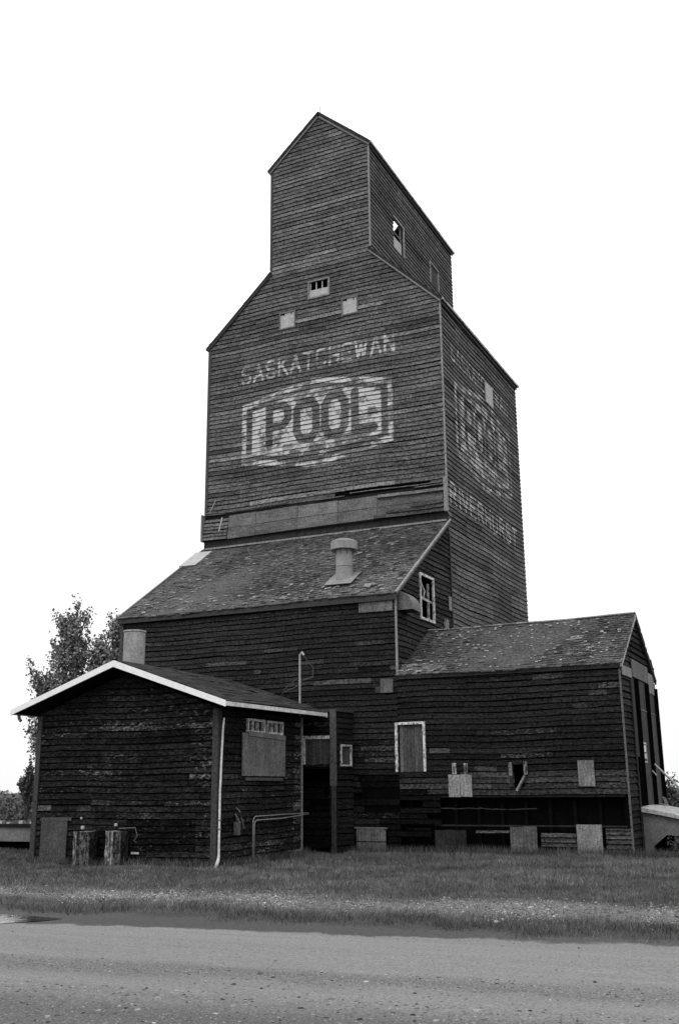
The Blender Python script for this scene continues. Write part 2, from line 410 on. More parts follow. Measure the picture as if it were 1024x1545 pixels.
def text_segs(txt, s0, s1, z0, z1, fill=.72, rise=0.0, widths=None):
    n = len(txt); wts = [(.45 if c == 'I' else 1.15 if c == 'W' else 1.0) for c in txt]; tot = sum(wts); out = []; x = s0
    for c, wt in zip(txt, wts):
        cw = (s1 - s0) * wt / tot; lw = cw * fill
        for st in FONT[c]:
            for (p, q) in zip(st[:-1], st[1:]):
                if c == 'I': X0 = X1 = x + lw / 2
                else: X0, X1 = x + p[0] * lw, x + q[0] * lw
                fz = lambda X, v: z0 + v * (z1 - z0) + rise * (X - s0) / (s1 - s0)
                out.append((X0, fz(X0, p[1]), X1, fz(X1, q[1])))
        x += cw
    return out
def shield(s, z, cx, hx, zlo, zhi, arch, flat=.27):
    """signed distance (approx.) inside the shield outline"""
    u = np.abs(s - cx)
    top = zhi + arch * np.interp(u / hx, [0, .12, flat, 1.0], [1.0, .97, .80, 0.0])
    bot = zlo - arch * np.interp(u / hx, [0, .12, flat, 1.0], [1.0, .97, .80, 0.0])
    return np.minimum(np.minimum(hx - u, top - z), z - bot)
def sign_paint(name_segs, cx, hx, zlo, zhi, pool, extra=None):
    def f(s, z):
        d = seg_sdf(s, z, name_segs, .031)
        outer = shield(s, z, cx, hx, zlo, zhi, .36); inner = shield(s, z, cx, hx - .13, zlo + .13, zhi - .13, .35)
        ring = np.minimum(outer, -inner)
        fld = shield(s, z, cx, hx - .32, zlo + .24, zhi - .24, .33)
        pl = seg_sdf(s, z, pool, .116)
        fld = np.minimum(fld, -pl)
        d = np.maximum(d, np.maximum(ring, fld))
        if extra is not None: d = np.maximum(d, seg_sdf(s, z, extra, .038))
        return np.clip(d, -.3, .3)
    return f
# ------------------------------------------------------------------ ground
def T_of(x, y): return y - .116 * x
def Tg_of(x, y): return y - .116 * x + .095 * np.clip(np.asarray(x, float) + 9.3, -6, 12)
def ground_z(x, y):
    T = T_of(x, y); T_ = T; T = Tg_of(x, y); t = np.clip((T - 11.6) / 3.0, 0, 1); z = -.25 + .25 * t * t * (3 - 2 * t)
    z = z + .012 * np.sin(x * .9 + y * .3) * np.clip((T - 12) / 2, 0, 1) + .008 * np.sin(x * 2.3 - y * 1.7) * np.clip((T - 12) / 2, 0, 1)
    z = z - .045 * np.exp(-((T_ - 11.52) / .42) ** 2) * np.clip((-8.5 - x) / 1.3, 0, 1)
    T = T_; z = z + .012 * np.exp(-((T - 8.6) / .35) ** 2) + .006 * np.sin(T * 3.1) * np.clip((11 - T) / .4, 0, 1)
    dd = np.clip((np.hypot(x + 8, y - 18) - 26) / 60, 0, 1)
    return z - 1.5 * dd * dd * (3 - 2 * dd)
TL, TR, T0, T1, TE = -14.967, -8.049, 22.946, 29.694, 13.405
CL, CR, CE, CA, CB = -12.997, -9.96, 18.538, 19.894, 15.227
CM = (CL + CR) / 2
A0, AE, AT, DR, DE, DZ, DM, D1 = 19.509, 5.191, 7.48, -3.634, 3.461, 4.569, 21.359, 23.209
OL, OR_, O0, O1, OE, OA = -13.484, -9.616, 15.266, 18.316, 2.595, 3.42
SK0, SK1 = 8.44, 7.70        # skirt top / bottom

def ground_mat():
    m, t, b = newmat('ground', .95, .06); g = G(t); X = g.xyz()
    x = g.m('DIVIDE', X[0], K); y = g.m('DIVIDE', X[1], K)
    T = g.m('SUBTRACT', y, g.m('MULTIPLY', x, .116))
    wav = g.noise(1.1, None, 7, .7); wv = g.rng(wav, .3, .7, -.30, .30)
    Tn = g.m('ADD', T, g.m('MULTIPLY', wv, .6)); Tv = g.m('ADD', Tn, g.m('MULTIPLY', g.m('MINIMUM', g.m('MAXIMUM', g.m('ADD', x, 9.3), -6.0), 12.0), .095))
    f = g.noise(34, None, 4, .8); c = g.noise(14, None, 6, .7); big = g.noise(.8, g.map((.13, 2.4, 1), (0, 0, -.115)), 6, .65); st = g.voro(38, None, 0)
    # road
    road = g.m('MULTIPLY', .19, g.rng(f, .33, .67, .62, 1.38))
    road = g.m('MULTIPLY', road, g.rng(c, .3, .7, .90, 1.10)); road = g.m('MULTIPLY', road, g.rng(big, .3, .7, .84, 1.14))
    rk = g.m('MAXIMUM', g.rng(g.m('ABSOLUTE', g.m('SUBTRACT', Tn, 8.65)), .10, .5, 1, 0, True), g.rng(Tn, 7.0, 8.0, 1, 0, True))
    road = g.m('MULTIPLY', road, g.mix(rk, 1.0, g.rng(st, .12, .5, 1.3, .72)))
    road = g.m('MULTIPLY', road, g.rng(Tn, 6.9, 8.0, .74, 1.0, True))
    # wet mud strip next to the verge
    mud = g.m('MULTIPLY', g.m('MULTIPLY', .070, g.rng(f, .33, .67, .6, 1.4)), g.rng(c, .3, .7, .75, 1.3))
    col = g.mix(g.rng(Tn, 11.12, 11.26, 0, 1, True), road, mud)
    # soil under the grass
    soil = g.m('MULTIPLY', .06, g.rng(f, .25, .75, .45, 1.55))
    soil = g.m('MULTIPLY', soil, g.rng(big, .3, .7, .8, 1.2))
    col = g.mix(g.rng(Tv, 12.05, 12.3, 0, 1, True), col, soil)
    grv = g.m('MULTIPLY', .14, g.rng(f, .33, .67, .4, 1.6))
    gmask = g.m('MULTIPLY', g.rng(g.m('ABSOLUTE', g.m('SUBTRACT', Tv, 13.2)), .15, .55, 1, 0, True), g.rng(c, .40, .50, 0, 1, True))
    col = g.mix(gmask, col, grv)
    g.L(col, b.inputs['Base Color'])
    wet = g.m('MULTIPLY', g.rng(Tn, 11.1, 11.3, 0, 1, True), g.rng(Tv, 12.0, 12.3, 1, 0, True))
    g.L(g.mix(wet, .95, .62), b.inputs['Roughness'])
    g.bump(b, g.m('ADD', f, g.m('MULTIPLY', st, g.mix(rk, -.2, -1.4))), .55, .02)
    return m
def grid_mesh(name, xs, ys, mat):
    X, Y = np.meshgrid(xs, ys); Z = ground_z(X, Y); n = len(xs); V = np.stack([X, Y, Z], -1).reshape(-1, 3) * K
    f = [(j * n + i, j * n + i + 1, (j + 1) * n + i + 1, (j + 1) * n + i) for j in range(len(ys) - 1) for i in range(n - 1)]
    me = bpy.data.meshes.new(name); me.from_pydata([tuple(p) for p in V], [], f); me.materials.append(mat)
    me.polygons.foreach_set('use_smooth', [True] * len(me.polygons))
    o = bpy.data.objects.new(name, me); C.objects.link(o); return o
xs = np.concatenate([-np.geomspace(1500, 30, 26), np.arange(-29, 12, .25), np.geomspace(12.5, 1500, 26)])
ys = np.concatenate([-np.geomspace(900, 8, 16), np.arange(-7, 3, 1.0), np.arange(3, 27, .2), np.geomspace(27.5, 1500, 28)])
kind(grid_mesh('ground', xs, ys, ground_mat()), 'structure')

# puddle at the left edge of the road
def water_mat():
    m, t, b = newmat('puddle_water', .03, .9); g = G(t); b.inputs['Base Color'].default_value = (.02, .02, .02, 1); b.inputs['IOR'].default_value = 1.6
    g.bump(b, g.noise(5, g.map((1, 3, 1)), 3, .5), .5, .012); return m
mb = MB(); rnd = random.Random(5); pv = []
for i in range(48):
    t = 2 * math.pi * i / 48; rr = 1 + .03 * math.sin(3 * t + 1) + .03 * math.sin(9 * t)
    cs_, sn_ = math.cos(t), math.sin(t); X_ = -13.4 + 4.3 * rr * math.copysign(abs(cs_) ** .7, cs_); pv.append((X_, 11.52 + .116 * X_ + .85 * rr * math.copysign(abs(sn_) ** .7, sn_), -.2585))
mb.add(pv, [tuple(range(48))])
kind(mb.build('water', water_mat()), 'structure')

# ------------------------------------------------------------------ grain elevator
EO = (-11.5, 24.0, 0.0)
EL = thing('grain_elevator', EO, 'tall weathered wooden grain elevator with gabled cupola and faded white sign lettering', 'grain elevator')
def part(mb, name, mat, parent=None, **k): return mb.build(name, mat, EL if parent is None else parent, EO, **k)
sask = text_segs('SASKATCHEWAN', -13.88, -9.22, 12.08, 12.56, .72, .10)
def pool_segs(s0, s1, z0, z1):
    o = []; xsn = [(0, .235), (.262, .49), (.515, .745), (.775, .985)]
    for c, (a, b) in zip('POOL', xsn):
        o += [(s0 + (a + p[0] * (b - a)) * (s1 - s0), z0 + p[1] * (z1 - z0), s0 + (a + q[0] * (b - a)) * (s1 - s0), z0 + q[1] * (z1 - z0))
              for st in FONT[c] for p, q in zip(st[:-1], st[1:])]
    return o
pf = sign_paint(sask, -11.63, 2.22, 9.74, 11.45, pool_segs(-13.12, -9.83, 10.17, 11.22))
def fade_front(s, z):   # how far the paint has worn off: thin name line, worn ring, worn foot of the shield
    v = np.where(z > 12.0, .12, -.02)
    ring = (np.abs(s + 11.63) > 1.98) | (z > 11.45 + .2) | (z < 9.8)
    v = np.where((z < 12) & ring, .10, v)
    v = np.where((z < 10.1) & (z > 9.5) & (np.abs(s + 11.3) < 1.3), .30, v)
    v = np.where((z > 11.25) & (z < 11.75) & (s > -12.3) & (s < -10.4), v + .10, v)
    return v - .03
front_shape = poly([(0, TL, TR), (TE, TL, TR), (CB, CL, CR), (CE, CL, CR), (CA, CM - .01, CM + .01)])
WIN3 = (-11.78, -11.20, 14.20, 14.66); PL = (-12.68, -12.25, 13.47, 13.91); PR_ = (-10.78, -10.37, 13.48, 13.92)
fp = [(-12.98, -12.05, 15.27, 15.42, 1.9), (-12.05, -11.46, 15.24, 15.42, 1.65), (-11.9, -10.95, 15.42, 15.48, 1.7), (-12.2, -11.7, 15.12, 15.26, 1.5),
      (-12.6, -12.35, 16.85, 16.95, 2.4), (-12.0, -11.6, 17.6, 17.7, 1.7), (-12.9, -12.1, 16.3, 16.4, 1.35), (-12.1, -11.6, 13.33, 13.5, .6), (-12.2, -10.9, 13.4, 13.5, .55),
      (-14.9, -13.6, 9.05, 9.35, 1.25), (-14.9, -13.9, 8.9, 9.0, .6)]
w1 = wall('front_wall', FY(T0), front_shape, SK0, CA, .124, M['tower'], EL, EO, [WIN3, PL, PR_], seed=11, paint=pf, dense=(0, 0, 9.2, 12.8, .035, 3), fade=fade_front, gap=.009,
     patches=fp, miss=.0, gaps=[(-14.9, -8.1, 8.5, 8.62, .25)], tone=lambda s, z: 1.0 + .12 * (z > 15))
# blocks of the front below the skirt (hidden by the annex roof) and the other faces
mb = MB(); backing(mb, FY(T0), front_shape, 0, SK0); part(mb, 'sheathing', M['back'])
def fade_side(s, z): return -.09 + np.where(z > 12, .20, np.where(z < 9.0, .03, .18 + .12 * np.clip((s - 25.5) / 2.5, 0, 1))) + np.zeros_like(s)
ss_sk = text_segs('SASKATCHEWAN', 23.63, 28.75, 12.0, 12.42, .72)
ss_rv = text_segs('RIVERHURST', 23.15, 29.1, 8.02, 8.52, .68)
ps = sign_paint(ss_sk, 26.25, 2.45, 9.42, 11.42, pool_segs(24.5, 28.0, 9.95, 11.1), ss_rv)
side_shape = poly([(0, T0, T1), (TE, T0, T1)])
PB = (26.4, 27.05, 11.72, 12.33)
wall('side_wall', FX(TR), side_shape, 3.0, TE, .124, M['tower_side'], EL, EO, seed=21, paint=ps, dense=(0, 0, 7.8, 12.7, .05, 3), fade=fade_side, gap=.009,
     patches=[(23.72, 26.9, 10.36, 10.46, .5), (26.9, 29.5, 10.22, 10.34, .5), (23.2, 24.3, 7.4, 7.9, .62), (26.2, 28.4, 5.2, 5.9, .7), (26.8, 28.0, 5.9, 6.5, .72)], wob=.010, miss=0)
mb = MB(); backing(mb, FX(TR), side_shape, 0, 3.0); part(mb, 'sheathing', M['back'])
wall('side_wall', BX(TL), side_shape, 3.0, TE, .124, M['tower_side'], EL, EO, seed=22, step=2)
mb = MB(); backing(mb, BX(TL), side_shape, 0, 3.0); backing(mb, BY(T1), front_shape, 0, 3.0); part(mb, 'sheathing', M['back'])
wall('rear_wall', BY(T1), front_shape, 3.0, CA, .124, M['tower'], EL, EO, seed=23, step=2)
# cupola sides
cs = poly([(CB, T0, T1), (CE, T0, T1)])
CW1 = (24.63, 25.34, 16.18, 17.12); CW2 = (27.56, 28.24, 16.42, 17.10)
wall('cupola_wall', FX(CR), cs, CB - .1, CE, .124, M['tower_side'], EL, EO, [CW1, CW2], seed=31, gap=.009)
wall('cupola_wall', BX(CL), cs, CB - .1, CE, .124, M['tower_side'], EL, EO, seed=32, step=2)
# roofs
def roof_piece(p0, p1, y0, y1, name='roof', holes=None):
    mb = MB()
    if holes:
        (u0, u1, h0, h1) = holes; f = lambda u: (p0[0] + (p1[0] - p0[0]) * u, p0[1] + (p1[1] - p0[1]) * u)
        slab(mb, p0, f(u0), y0, y1, .07); slab(mb, f(u1), p1, y0, y1, .07); slab(mb, f(u0), f(u1), y0, h0, .07); slab(mb, f(u0), f(u1), h1, y1, .07)
    else: slab(mb, p0, p1, y0, y1, .07)
    o = part(mb, name, M['asphalt_roof'])
    sh = MB(); V = Vector((p1[0] - p0[0], 0, p1[1] - p0[1])); L_ = V.length
    sk = (lambda u, v: holes and holes[0] * L_ - .1 < v < holes[1] * L_ and holes[2] < u + y0 < holes[3]) if holes else None
    shingles(sh, (p0[0], y0, p0[1]), (0, 1, 0), V, y1 - y0, L_, .16, .13, seed=int(abs(p0[0] * 100)), skip=sk, lift=.008, curl=.02)
    ed_ = MB(); sx_ = 1 if p0[0] > p1[0] else -1; ed_.box(min(p0[0], p0[0] + .02 * sx_), max(p0[0], p0[0] + .02 * sx_), y0, y1, p0[1] - .05, p0[1] + .012); ed_.build('lit_rim_strip', M['pale'], o, EO)  # pale strip added along the eave, its colour painting the lit rim
    sh.build('shingles', M['shingle2'], o, EO)
    return o
sl = (CB - TE) / (CR - TR) * -1
roof_piece((TR + .09, TE - .04), (CR, CB + .06), T0 - .06, T1 + .12)
roof_piece((TL - .09, TE - .04), (CL, CB + .06), T0 - .06, T1 + .12)
roof_piece((CR + .09, CE - .02), (CM, CA + .07), T0 - .08, T1 + .10)
roof_piece((CL - .09, CE - .02), (CM, CA + .07), T0 - .08, T1 + .10, holes=(.55, .88, 28.9, 29.35))
# rake boards and corner trim
def rake(pts, y, wdt, mat, name='rake_board', th=.03):
    mb = MB()
    for (a, b) in zip(pts[:-1], pts[1:]):
        d = Vector((b[0] - a[0], 0, b[1] - a[1])).normalized(); n = Vector((-d.z, 0, d.x))
        if n.z > 0: n = -n
        A = Vector((a[0], y, a[1])); B = Vector((b[0], y, b[1]))
        mb.hexa([A, B, B + n * wdt, A + n * wdt] + [p + Vector((0, -th, 0)) for p in (A, B, B + n * wdt, A + n * wdt)])
    return part(mb, name, mat)
rake([(TL - .09, TE - .06), (CL - .02, CB + .03)], T0 - .028, .10, M['trim_dark']); rake([(TR + .09, TE - .06), (CR + .02, CB + .03)], T0 - .028, .10, M['trim'])
rake([(CL - .09, CE - .05), (CM, CA + .03)], T0 - .028, .10, M['trim']); rake([(CR + .09, CE - .05), (CM, CA + .03)], T0 - .028, .10, M['trim'])
def vtrim(x, y, z0, z1, w_=.09, mat='trim', sx=1, lean=0, tone=1.25):
    mb = MB(); mb.box(x - (w_ if sx > 0 else .028), x + (.028 if sx > 0 else w_), y - .028, y + w_, z0, z1, tone)
    return part(mb, 'corner_board', M[mat])
vtrim(TR, T0, SK1 + .02, TE - .12, .012); vtrim(TL, T0, SK0, TE - .12, .06, 'trim_dark', -1); vtrim(CR, T0, CB + .1, CE - .06, .012); vtrim(CL, T0, CB + .1, CE - .06, .05, 'trim_dark', -1)
vtrim(TR, A0, 3.42, AE - .12, .010); vtrim(TL, A0, .1, AE - .12, .06, 'trim_dark', -1)
mb = MB(); mb.box(CR + .03, CR + .06, T0, T1, CE - .16, CE - .05); part(mb, 'eave_board', M['trim_dark'])
mb = MB(); mb.box(TR + .03, TR + .06, T0, T1, TE - .18, TE - .08); part(mb, 'eave_board', M['trim_dark'])
mb = MB(); mb.box(TR + .026, TR + .045, T0 - .03, T0 + .02, 4.4, 7.15); part(mb, 'corner_board', M['trim_dark'])
mb = MB(); mb.tube([(CM, T0 + .1, CA), (CM, T0 + .1, CA + .32)], .012, 5); mb.tube([(CM - .02, T0 + .1, CA + .32), (CM + .02, T0 + .1, CA + .40)], .006, 4); part(mb, 'lightning_rod', M['wire'])

# windows of the tower
def boxframe(P, h, w_, d0, d1, mb, tone=1.0, sides='lrtb'):
    s0, s1, z0, z1 = h
    def bx(a, b, c, d):
        s = np.array([a, b, b, a]); z = np.array([c, c, d, d]); mb.hexa(np.concatenate([P(s, z, np.full(4, d1)), P(s, z, np.full(4, d0))]), tone)
    if 't' in sides: bx(s0 - w_, s1 + w_, z1, z1 + w_)
    if 'b' in sides: bx(s0 - w_, s1 + w_, z0 - w_, z0)
    if 'l' in sides: bx(s0 - w_, s0, z0, z1)
    if 'r' in sides: bx(s1, s1 + w_, z0, z1)
def plate(P, h, d0, d1, mb, tone=1.0, tilt=0.0):
    s0, s1, z0, z1 = h; s = np.array([s0, s1, s1, s0]); z = np.array([z0, z0 + tilt, z1 + tilt, z1])
    mb.hexa(np.concatenate([P(s, z, np.full(4, d1)), P(s, z, np.full(4, d0))]), tone)
def planks(P, h, d0, d1, mb, n, seed=0, tone=1.0, gap=.006, vertical=True, rag=.01):
    rnd = random.Random(seed); s0, s1, z0, z1 = h; e = np.linspace(s0, s1, n + 1) if vertical else np.linspace(z0, z1, n + 1)
    for a, b in zip(e[:-1], e[1:]):
        t = tone * max(.5, rnd.gauss(1, .16)); dd = rnd.uniform(0, .006)
        if vertical: plate(P, (a, b - gap, z0 + rnd.uniform(-rag, rag), z1 + rnd.uniform(-rag, rag)), d0, d1 + dd, mb, t)
        else: plate(P, (s0, s1, a, b - gap), d0, d1 + dd, mb, t)
F0 = FY(T0)
mb = MB(); boxframe(F0, WIN3, .045, -.02, .04, mb); wf = part(mb, 'window', M['trim'])
mb = MB(); plate(F0, (WIN3[0], WIN3[1], WIN3[2], WIN3[2] + .22), -.03, .012, mb, 1.2); mb.build('board', M['pale'], wf, EO)
mb = MB()
for k in (0, 1, 2, 3):
    s = WIN3[0] + .02 + (WIN3[1] - WIN3[0] - .04) * k / 3; plate(F0, (s - .014, s + .014, WIN3[2] + .22, WIN3[3]), -.03, .0, mb)
mb.build('muntin', M['pale'], wf, EO)
for h, sd_ in ((PL, 1), (PR_, 2)):
    mb = MB(); boxframe(F0, h, .035, -.02, .034, mb, .8); wf = part(mb, 'window', M['trim'])
    mb = MB(); s0, s1, z0, z1 = h; ww = s1 - s0
    plate(F0, (s0, s1, z0, z1 - .07), -.02, .014, mb)
    for a, b in ((0, .22), (.30, .74), (.82, 1)): plate(F0, (s0 + a * ww, s0 + b * ww, z1 - .07, z1 - (.05 if a == 0 else .0)), -.02, .014, mb)
    mb.build('board', M['pale'], wf, EO)
    mb = MB(); plate(F0, (s0, s1, z0, z1), -.05, -.04, mb); mb.build('backing_board', M['back'], wf, EO)
FC = FX(CR)
mb = MB(); boxframe(FC, CW1, .05, -.03, .045, mb, 1.6, 'rt'); wf = part(mb, 'window', M['trim'])
mb = MB(); plate(FC, (CW1[0], CW1[1] - .1, CW1[2], CW1[2] + .36), -.03, .0, mb); mb.build('board', M['pale'], wf, EO)
mb = MB(); plate(FC, (CW1[0], CW1[1], CW1[2] + .52, CW1[2] + .56), -.05, -.02, mb); plate(FC, (CW1[1] - .12, CW1[1] - .07, CW1[2], CW1[3]), -.06, -.02, mb); mb.build('sash', M['trim'], wf, EO)
mb = MB(); boxframe(FC, CW2, .04, -.03, .045, mb, 1.5, 'lrt'); wf = part(mb, 'window', M['trim'])
mb = MB(); planks(FC, CW2, -.03, .0, mb, 4, 3); mb.build('board', M['plydark'], wf, EO)
mb = MB(); plate(FX(TR), PB, .03, .06, mb); part(mb, 'cover_board', M['pale'])

# flared skirt at the foot of the tower front
FS = lambda s, z, o: np.stack([s, T0 - .09 * np.clip((SK0 - z) / (SK0 - SK1), 0, 1.2) - o - .02, z], -1)
mb = MB(); backing(mb, FS, poly([(SK1, TL - .02, TR), (SK0, TL, TR)]), SK1, SK0, thick=.03); sk = part(mb, 'skirt', M['sheath'])
mb = MB(); rnd = random.Random(8)
xe = [-14.2, -13.35, -12.1, -10.95, -9.85, -8.12]
for i, (a, b) in enumerate(zip(xe[:-1], xe[1:])):
    t = (1.0, .92, 1.15, 1.0, .85)[i]
    plate(FS, (a, b - .015, 8.02, 8.37 - .015 * i), .005, .02, mb, t * 1.05); plate(FS, (a, b - .01, SK1 + .01, 8.01), .003, .016, mb, t * .92)
mb.build('sheet', M['plyband'], sk, EO)
FS2 = lambda s, z, o: FS(s, z, o + .022)
mb = MB(); siding(mb, FS2, poly([(SK1, TL, -14.2), (SK0, TL, -14.2)]), SK1, 8.30, .10, seed=5, seg=(.3, .8), miss=.03, lip=.03, tone=lambda s, z: 1.1)
siding(mb, FS2, poly([(SK1, -9.95, TR - .03), (SK1 + .10, -9.95, TR - .03), (SK1 + .11, -9.6, TR - .03), (7.91, -9.6, TR - .03), (7.92, -8.95, TR - .03), (8.1, -8.9, TR - .03)]), SK1, 8.03, .105, seed=6, seg=(.5, 1.5), miss=.0, lip=.036, tone=lambda s, z: .6)
siding(mb, FS2, poly([(8.2, -9.85, TR), (8.5, -9.85, TR)]), 8.22, 8.34, .12, seed=7, lip=.08, seg=(2, 4))
siding(mb, FS2, poly([(8.3, TL, TR), (8.5, TL, TR)]), 8.40, 8.50, .05, seed=9, lip=.045, seg=(.8, 3), miss=.2)
mb.build('skirt_siding', M['tower'], sk, EO)
mb = MB(); mb.box(TR - .03, TR + .04, T0 - .16, T0 - .03, SK1, SK0 + .12, 1.2); mb.build('corner_board', M['trim'], sk, EO); mb = MB(); mb.box(TL - .04, TL, T0 - .18, T0 - .0, SK1, SK0); mb.build('corner_board', M['trim'], sk, EO)
mb = MB(); mb.bar((-14.32, T0 - .2, 8.30), (-14.40, T0 - .22, 7.92), .03, .012, (0, 1, 0)); mb.build('loose_batten', M['pale'], sk, EO); mb = MB(); mb.bar((-14.62, T0 - .06, 8.85), (-14.78, T0 - .10, 8.5), .012, .01, (0, 1, 0)); mb.build('loose_batten', M['pale'], sk, EO)
mb = MB(); mb.box(TL, TR, T0 - .05, T0, AT - .02, SK1 + .05); part(mb, 'recess_shade_board', M['recess'])

# ------------------------------------------------------------------ annex in front of the tower
an_shape = poly([(0, TL, TR), (AE, TL, TR)])
_r = random.Random(33)
ap = [(a, a + _r.uniform(.15, .8), z, z + .06, _r.uniform(1.4, 2.6)) for a, z in [(_r.uniform(-14.5, -8.6), _r.uniform(2.6, 5.0)) for _ in range(16)]] + [(-12.62, -11.57, 3.92, 4.03, 2.6), (-10.26, -9.7, 3.80, 3.90, 1.9), (-9.73, -8.62, 3.33, 3.44, 4.2), (-9.95, -9.70, 3.35, 3.46, 2.6), (-11.2, -10.6, 4.3, 4.45, 1.6), (-10.3, -8.9, 4.72, 4.80, 1.9),
      (-9.9, -9.2, 2.85, 2.92, 2.0), (-8.9, -8.2, 3.5, 3.6, .5), (-13.8, -12.4, 4.4, 4.5, 1.5)]
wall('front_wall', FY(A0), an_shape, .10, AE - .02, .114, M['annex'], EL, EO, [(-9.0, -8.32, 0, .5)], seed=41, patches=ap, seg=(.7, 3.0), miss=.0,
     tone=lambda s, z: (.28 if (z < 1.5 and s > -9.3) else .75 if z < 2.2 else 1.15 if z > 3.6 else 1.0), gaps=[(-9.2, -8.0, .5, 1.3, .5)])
rise = lambda y: AE + (AT - AE) * (y - A0) / (T0 - A0)
as_shape = poly([(0, A0, T0), (AE, A0, T0), (AT, T0 - .01, T0)])
SW = (20.92, 21.68, 4.86, 5.79)
wall('side_wall', FX(TR), as_shape, 2.9, AT - .02, .116, M['annex'], EL, EO, [SW], seed=42, tone=lambda s, z: 1.5, wob=.012, patches=[(21.8, 22.85, 5.9, 6.1, 2.2)])
wall('side_wall', BX(TL), as_shape, 0, AT - .02, .116, M['annex'], EL, EO, seed=43, step=2)
mb = MB(); backing(mb, FX(TR - .01), poly([(0, A0 + .1, T0), (3, A0 + .1, T0)]), 0, 2.9); part(mb, 'sheathing', M['back'])
mb = MB(); k_ = (AT - AE) / (T0 - A0); ye, ze = A0 - .10, AE - .10 * k_
slab(mb, (ye, ze), (T0 - .02, AT), TL - .07, TR + .06, .07, axis='X'); ar = part(mb, 'roof', M['shingle'])
mb = MB(); V = Vector((0, T0 - .02 - ye, AT - ze))
tf = lambda u, v: 1.0 + .3 * math.sin(u * 1.1 + 1) * math.sin(v * 1.7) - (.15 if v > 2.6 else 0) + (.25 if v < .35 else 0)
shingles(mb, (TL - .07, ye, ze), (1, 0, 0), V, TR - TL + .13, V.length, .12, .115, seed=51, lift=.02, miss=.025, tonef=tf, curl=.09); mb.build('shingles', M['shingle'], ar, EO)
mb = MB(); mb.bar((TR + .06, ye, ze + .02), (TR + .06, T0 - .0, AT + .03), .05, .035, tone=1.2); mb.build('rake_shingle', M['trim'], ar, EO)
mb = MB(); mb.bar((TL - .06, ye, ze + .02), (TL - .06, T0 - .0, AT + .03), .05, .03, tone=.8); mb.build('rake_shingle', M['trim'], ar, EO)
mb = MB(); mb.box(TL, TR, T0 - .10, T0 - .05, AT - .01, AT + .035, 1.2); mb.build('ridge_flashing', M['trim'], ar, EO)
mb = MB(); mb.box(TL - .06, TR + .05, ye + .005, ye + .03, ze - .13, ze - .03, 1.0); mb.build('fascia', M['trim_dark'], ar, EO)
mb = MB(); n = Vector((0, -k_, 1)).normalized()
def on_roof(x, y, o=0): p = Vector((x, y, rise(y))) + n * o; return p
a = [on_roof(-15.12, 22.0, .05), on_roof(-14.62, 22.0, .05), on_roof(-14.62, 22.78, .05), on_roof(-15.12, 22.78, .05)]
mb.hexa([p for p in a] + [p - n * .05 for p in a]); mb.build('metal_flashing', M['pale'], ar, EO)
# loose pale shingle remnants lying on the slope
mb = MB(); rnd = random.Random(77)
for i in range(210):
    x = rnd.uniform(TL + .3, TR - .3); y = rnd.uniform(A0 + .2, T0 - .5) if i < 160 else rnd.uniform(A0, A0 + .35)
    a_ = rnd.uniform(-.5, .5); l = rnd.uniform(.04, .17); ww = rnd.uniform(.02, .06)
    dx, dy = Vector((math.cos(a_), math.sin(a_), math.sin(a_) * k_)) * l / 2, Vector((-math.sin(a_), math.cos(a_), math.cos(a_) * k_)) * ww / 2
    c = on_roof(x, y, .035); q = [c - dx - dy, c + dx - dy * .6, c + dx * .8 + dy, c - dx + dy]
    mb.hexa([p + n * .008 for p in q] + [p - n * .006 for p in q], rnd.uniform(.5, 1.3))
mb.build('shingle_remnants', M['plylight'], ar, EO)['kind'] = 'stuff'
# ventilator
vx, vy = -9.52, 20.18; vz = rise(vy)
mb = MB(); a = [on_roof(-9.86, 19.88, .09), on_roof(-9.20, 19.86, .09), on_roof(-9.20, 20.42, .07), on_roof(-9.86, 20.42, .07)]
mb.hexa([p for p in a] + [p - n * .012 for p in a]); vt = part(mb, 'roof_vent', M['galv'])
mb = MB(); mb.lathe((vx, vy, vz), [(.195, -.15), (.19, .1), (.188, .3), (.186, .50), (.186, .72)], 28); mb.lathe((vx, vy, vz), [(.188, .3), (.197, .305), (.197, .32), (.188, .325)], 28); mb.build('pipe', M['galv'], vt, EO, smooth=True)
mb = MB(); mb.lathe((vx, vy, vz + .64), [(.19, .05), (.292, .035), (.300, .04), (.302, .06), (.298, .065), (.300, .20), (.303, .205), (.300, .22), (.285, .235), (.20, .275), (.07, .295), (.0, .30)], 28); mb.build('cap', M['galv'], vt, EO)
mb = MB()
for j in range(8):
    t = j * math.pi / 4; mb.bar((vx + .17 * math.cos(t), vy + .17 * math.sin(t), vz + .54), (vx + .24 * math.cos(t), vy + .24 * math.sin(t), vz + .72), .012, .012)
mb.build('bracket', M['galv_dark'], vt, EO)
# annex side window, hood, patches
FT = FX(TR)
mb = MB(); boxframe(FT, SW, .055, -.03, .045, mb, 1.0); wf = part(mb, 'window', M['trim_white'])
mb = MB(); s0, s1, z0, z1 = SW; zm = (z0 + z1) / 2
plate(FT, (s0, s1, zm - .03, zm + .02), -.05, -.02, mb, .8, -.04); plate(FT, (s1 - .16, s1 - .11, z0, z1 - .1), -.07, -.03, mb, .7)
mb.bar((TR - .04, s0 + .02, z1 - .02), (TR - .04, s0 + .42, z1 - .32), .035, .02, (1, 0, 0)); mb.bar((TR - .05, s0 + .4, z1 - .28), (TR - .05, s0 + .37, zm), .03, .02, (1, 0, 0))
mb.build('broken_sash', M['trim_white'], wf, EO)
mb = MB(); y0, y1, hz = 19.60, 20.05, 4.80; prof = [(0, .40)] + [(.34 * math.sin(t), .06 + .34 * math.cos(t)) for t in np.linspace(.1, math.pi / 2, 9)] + [(.34, .0)]
vv = []; 
for yy in (y0, y1):
    for (o, z) in prof: vv.append((TR + o, yy, hz + z))
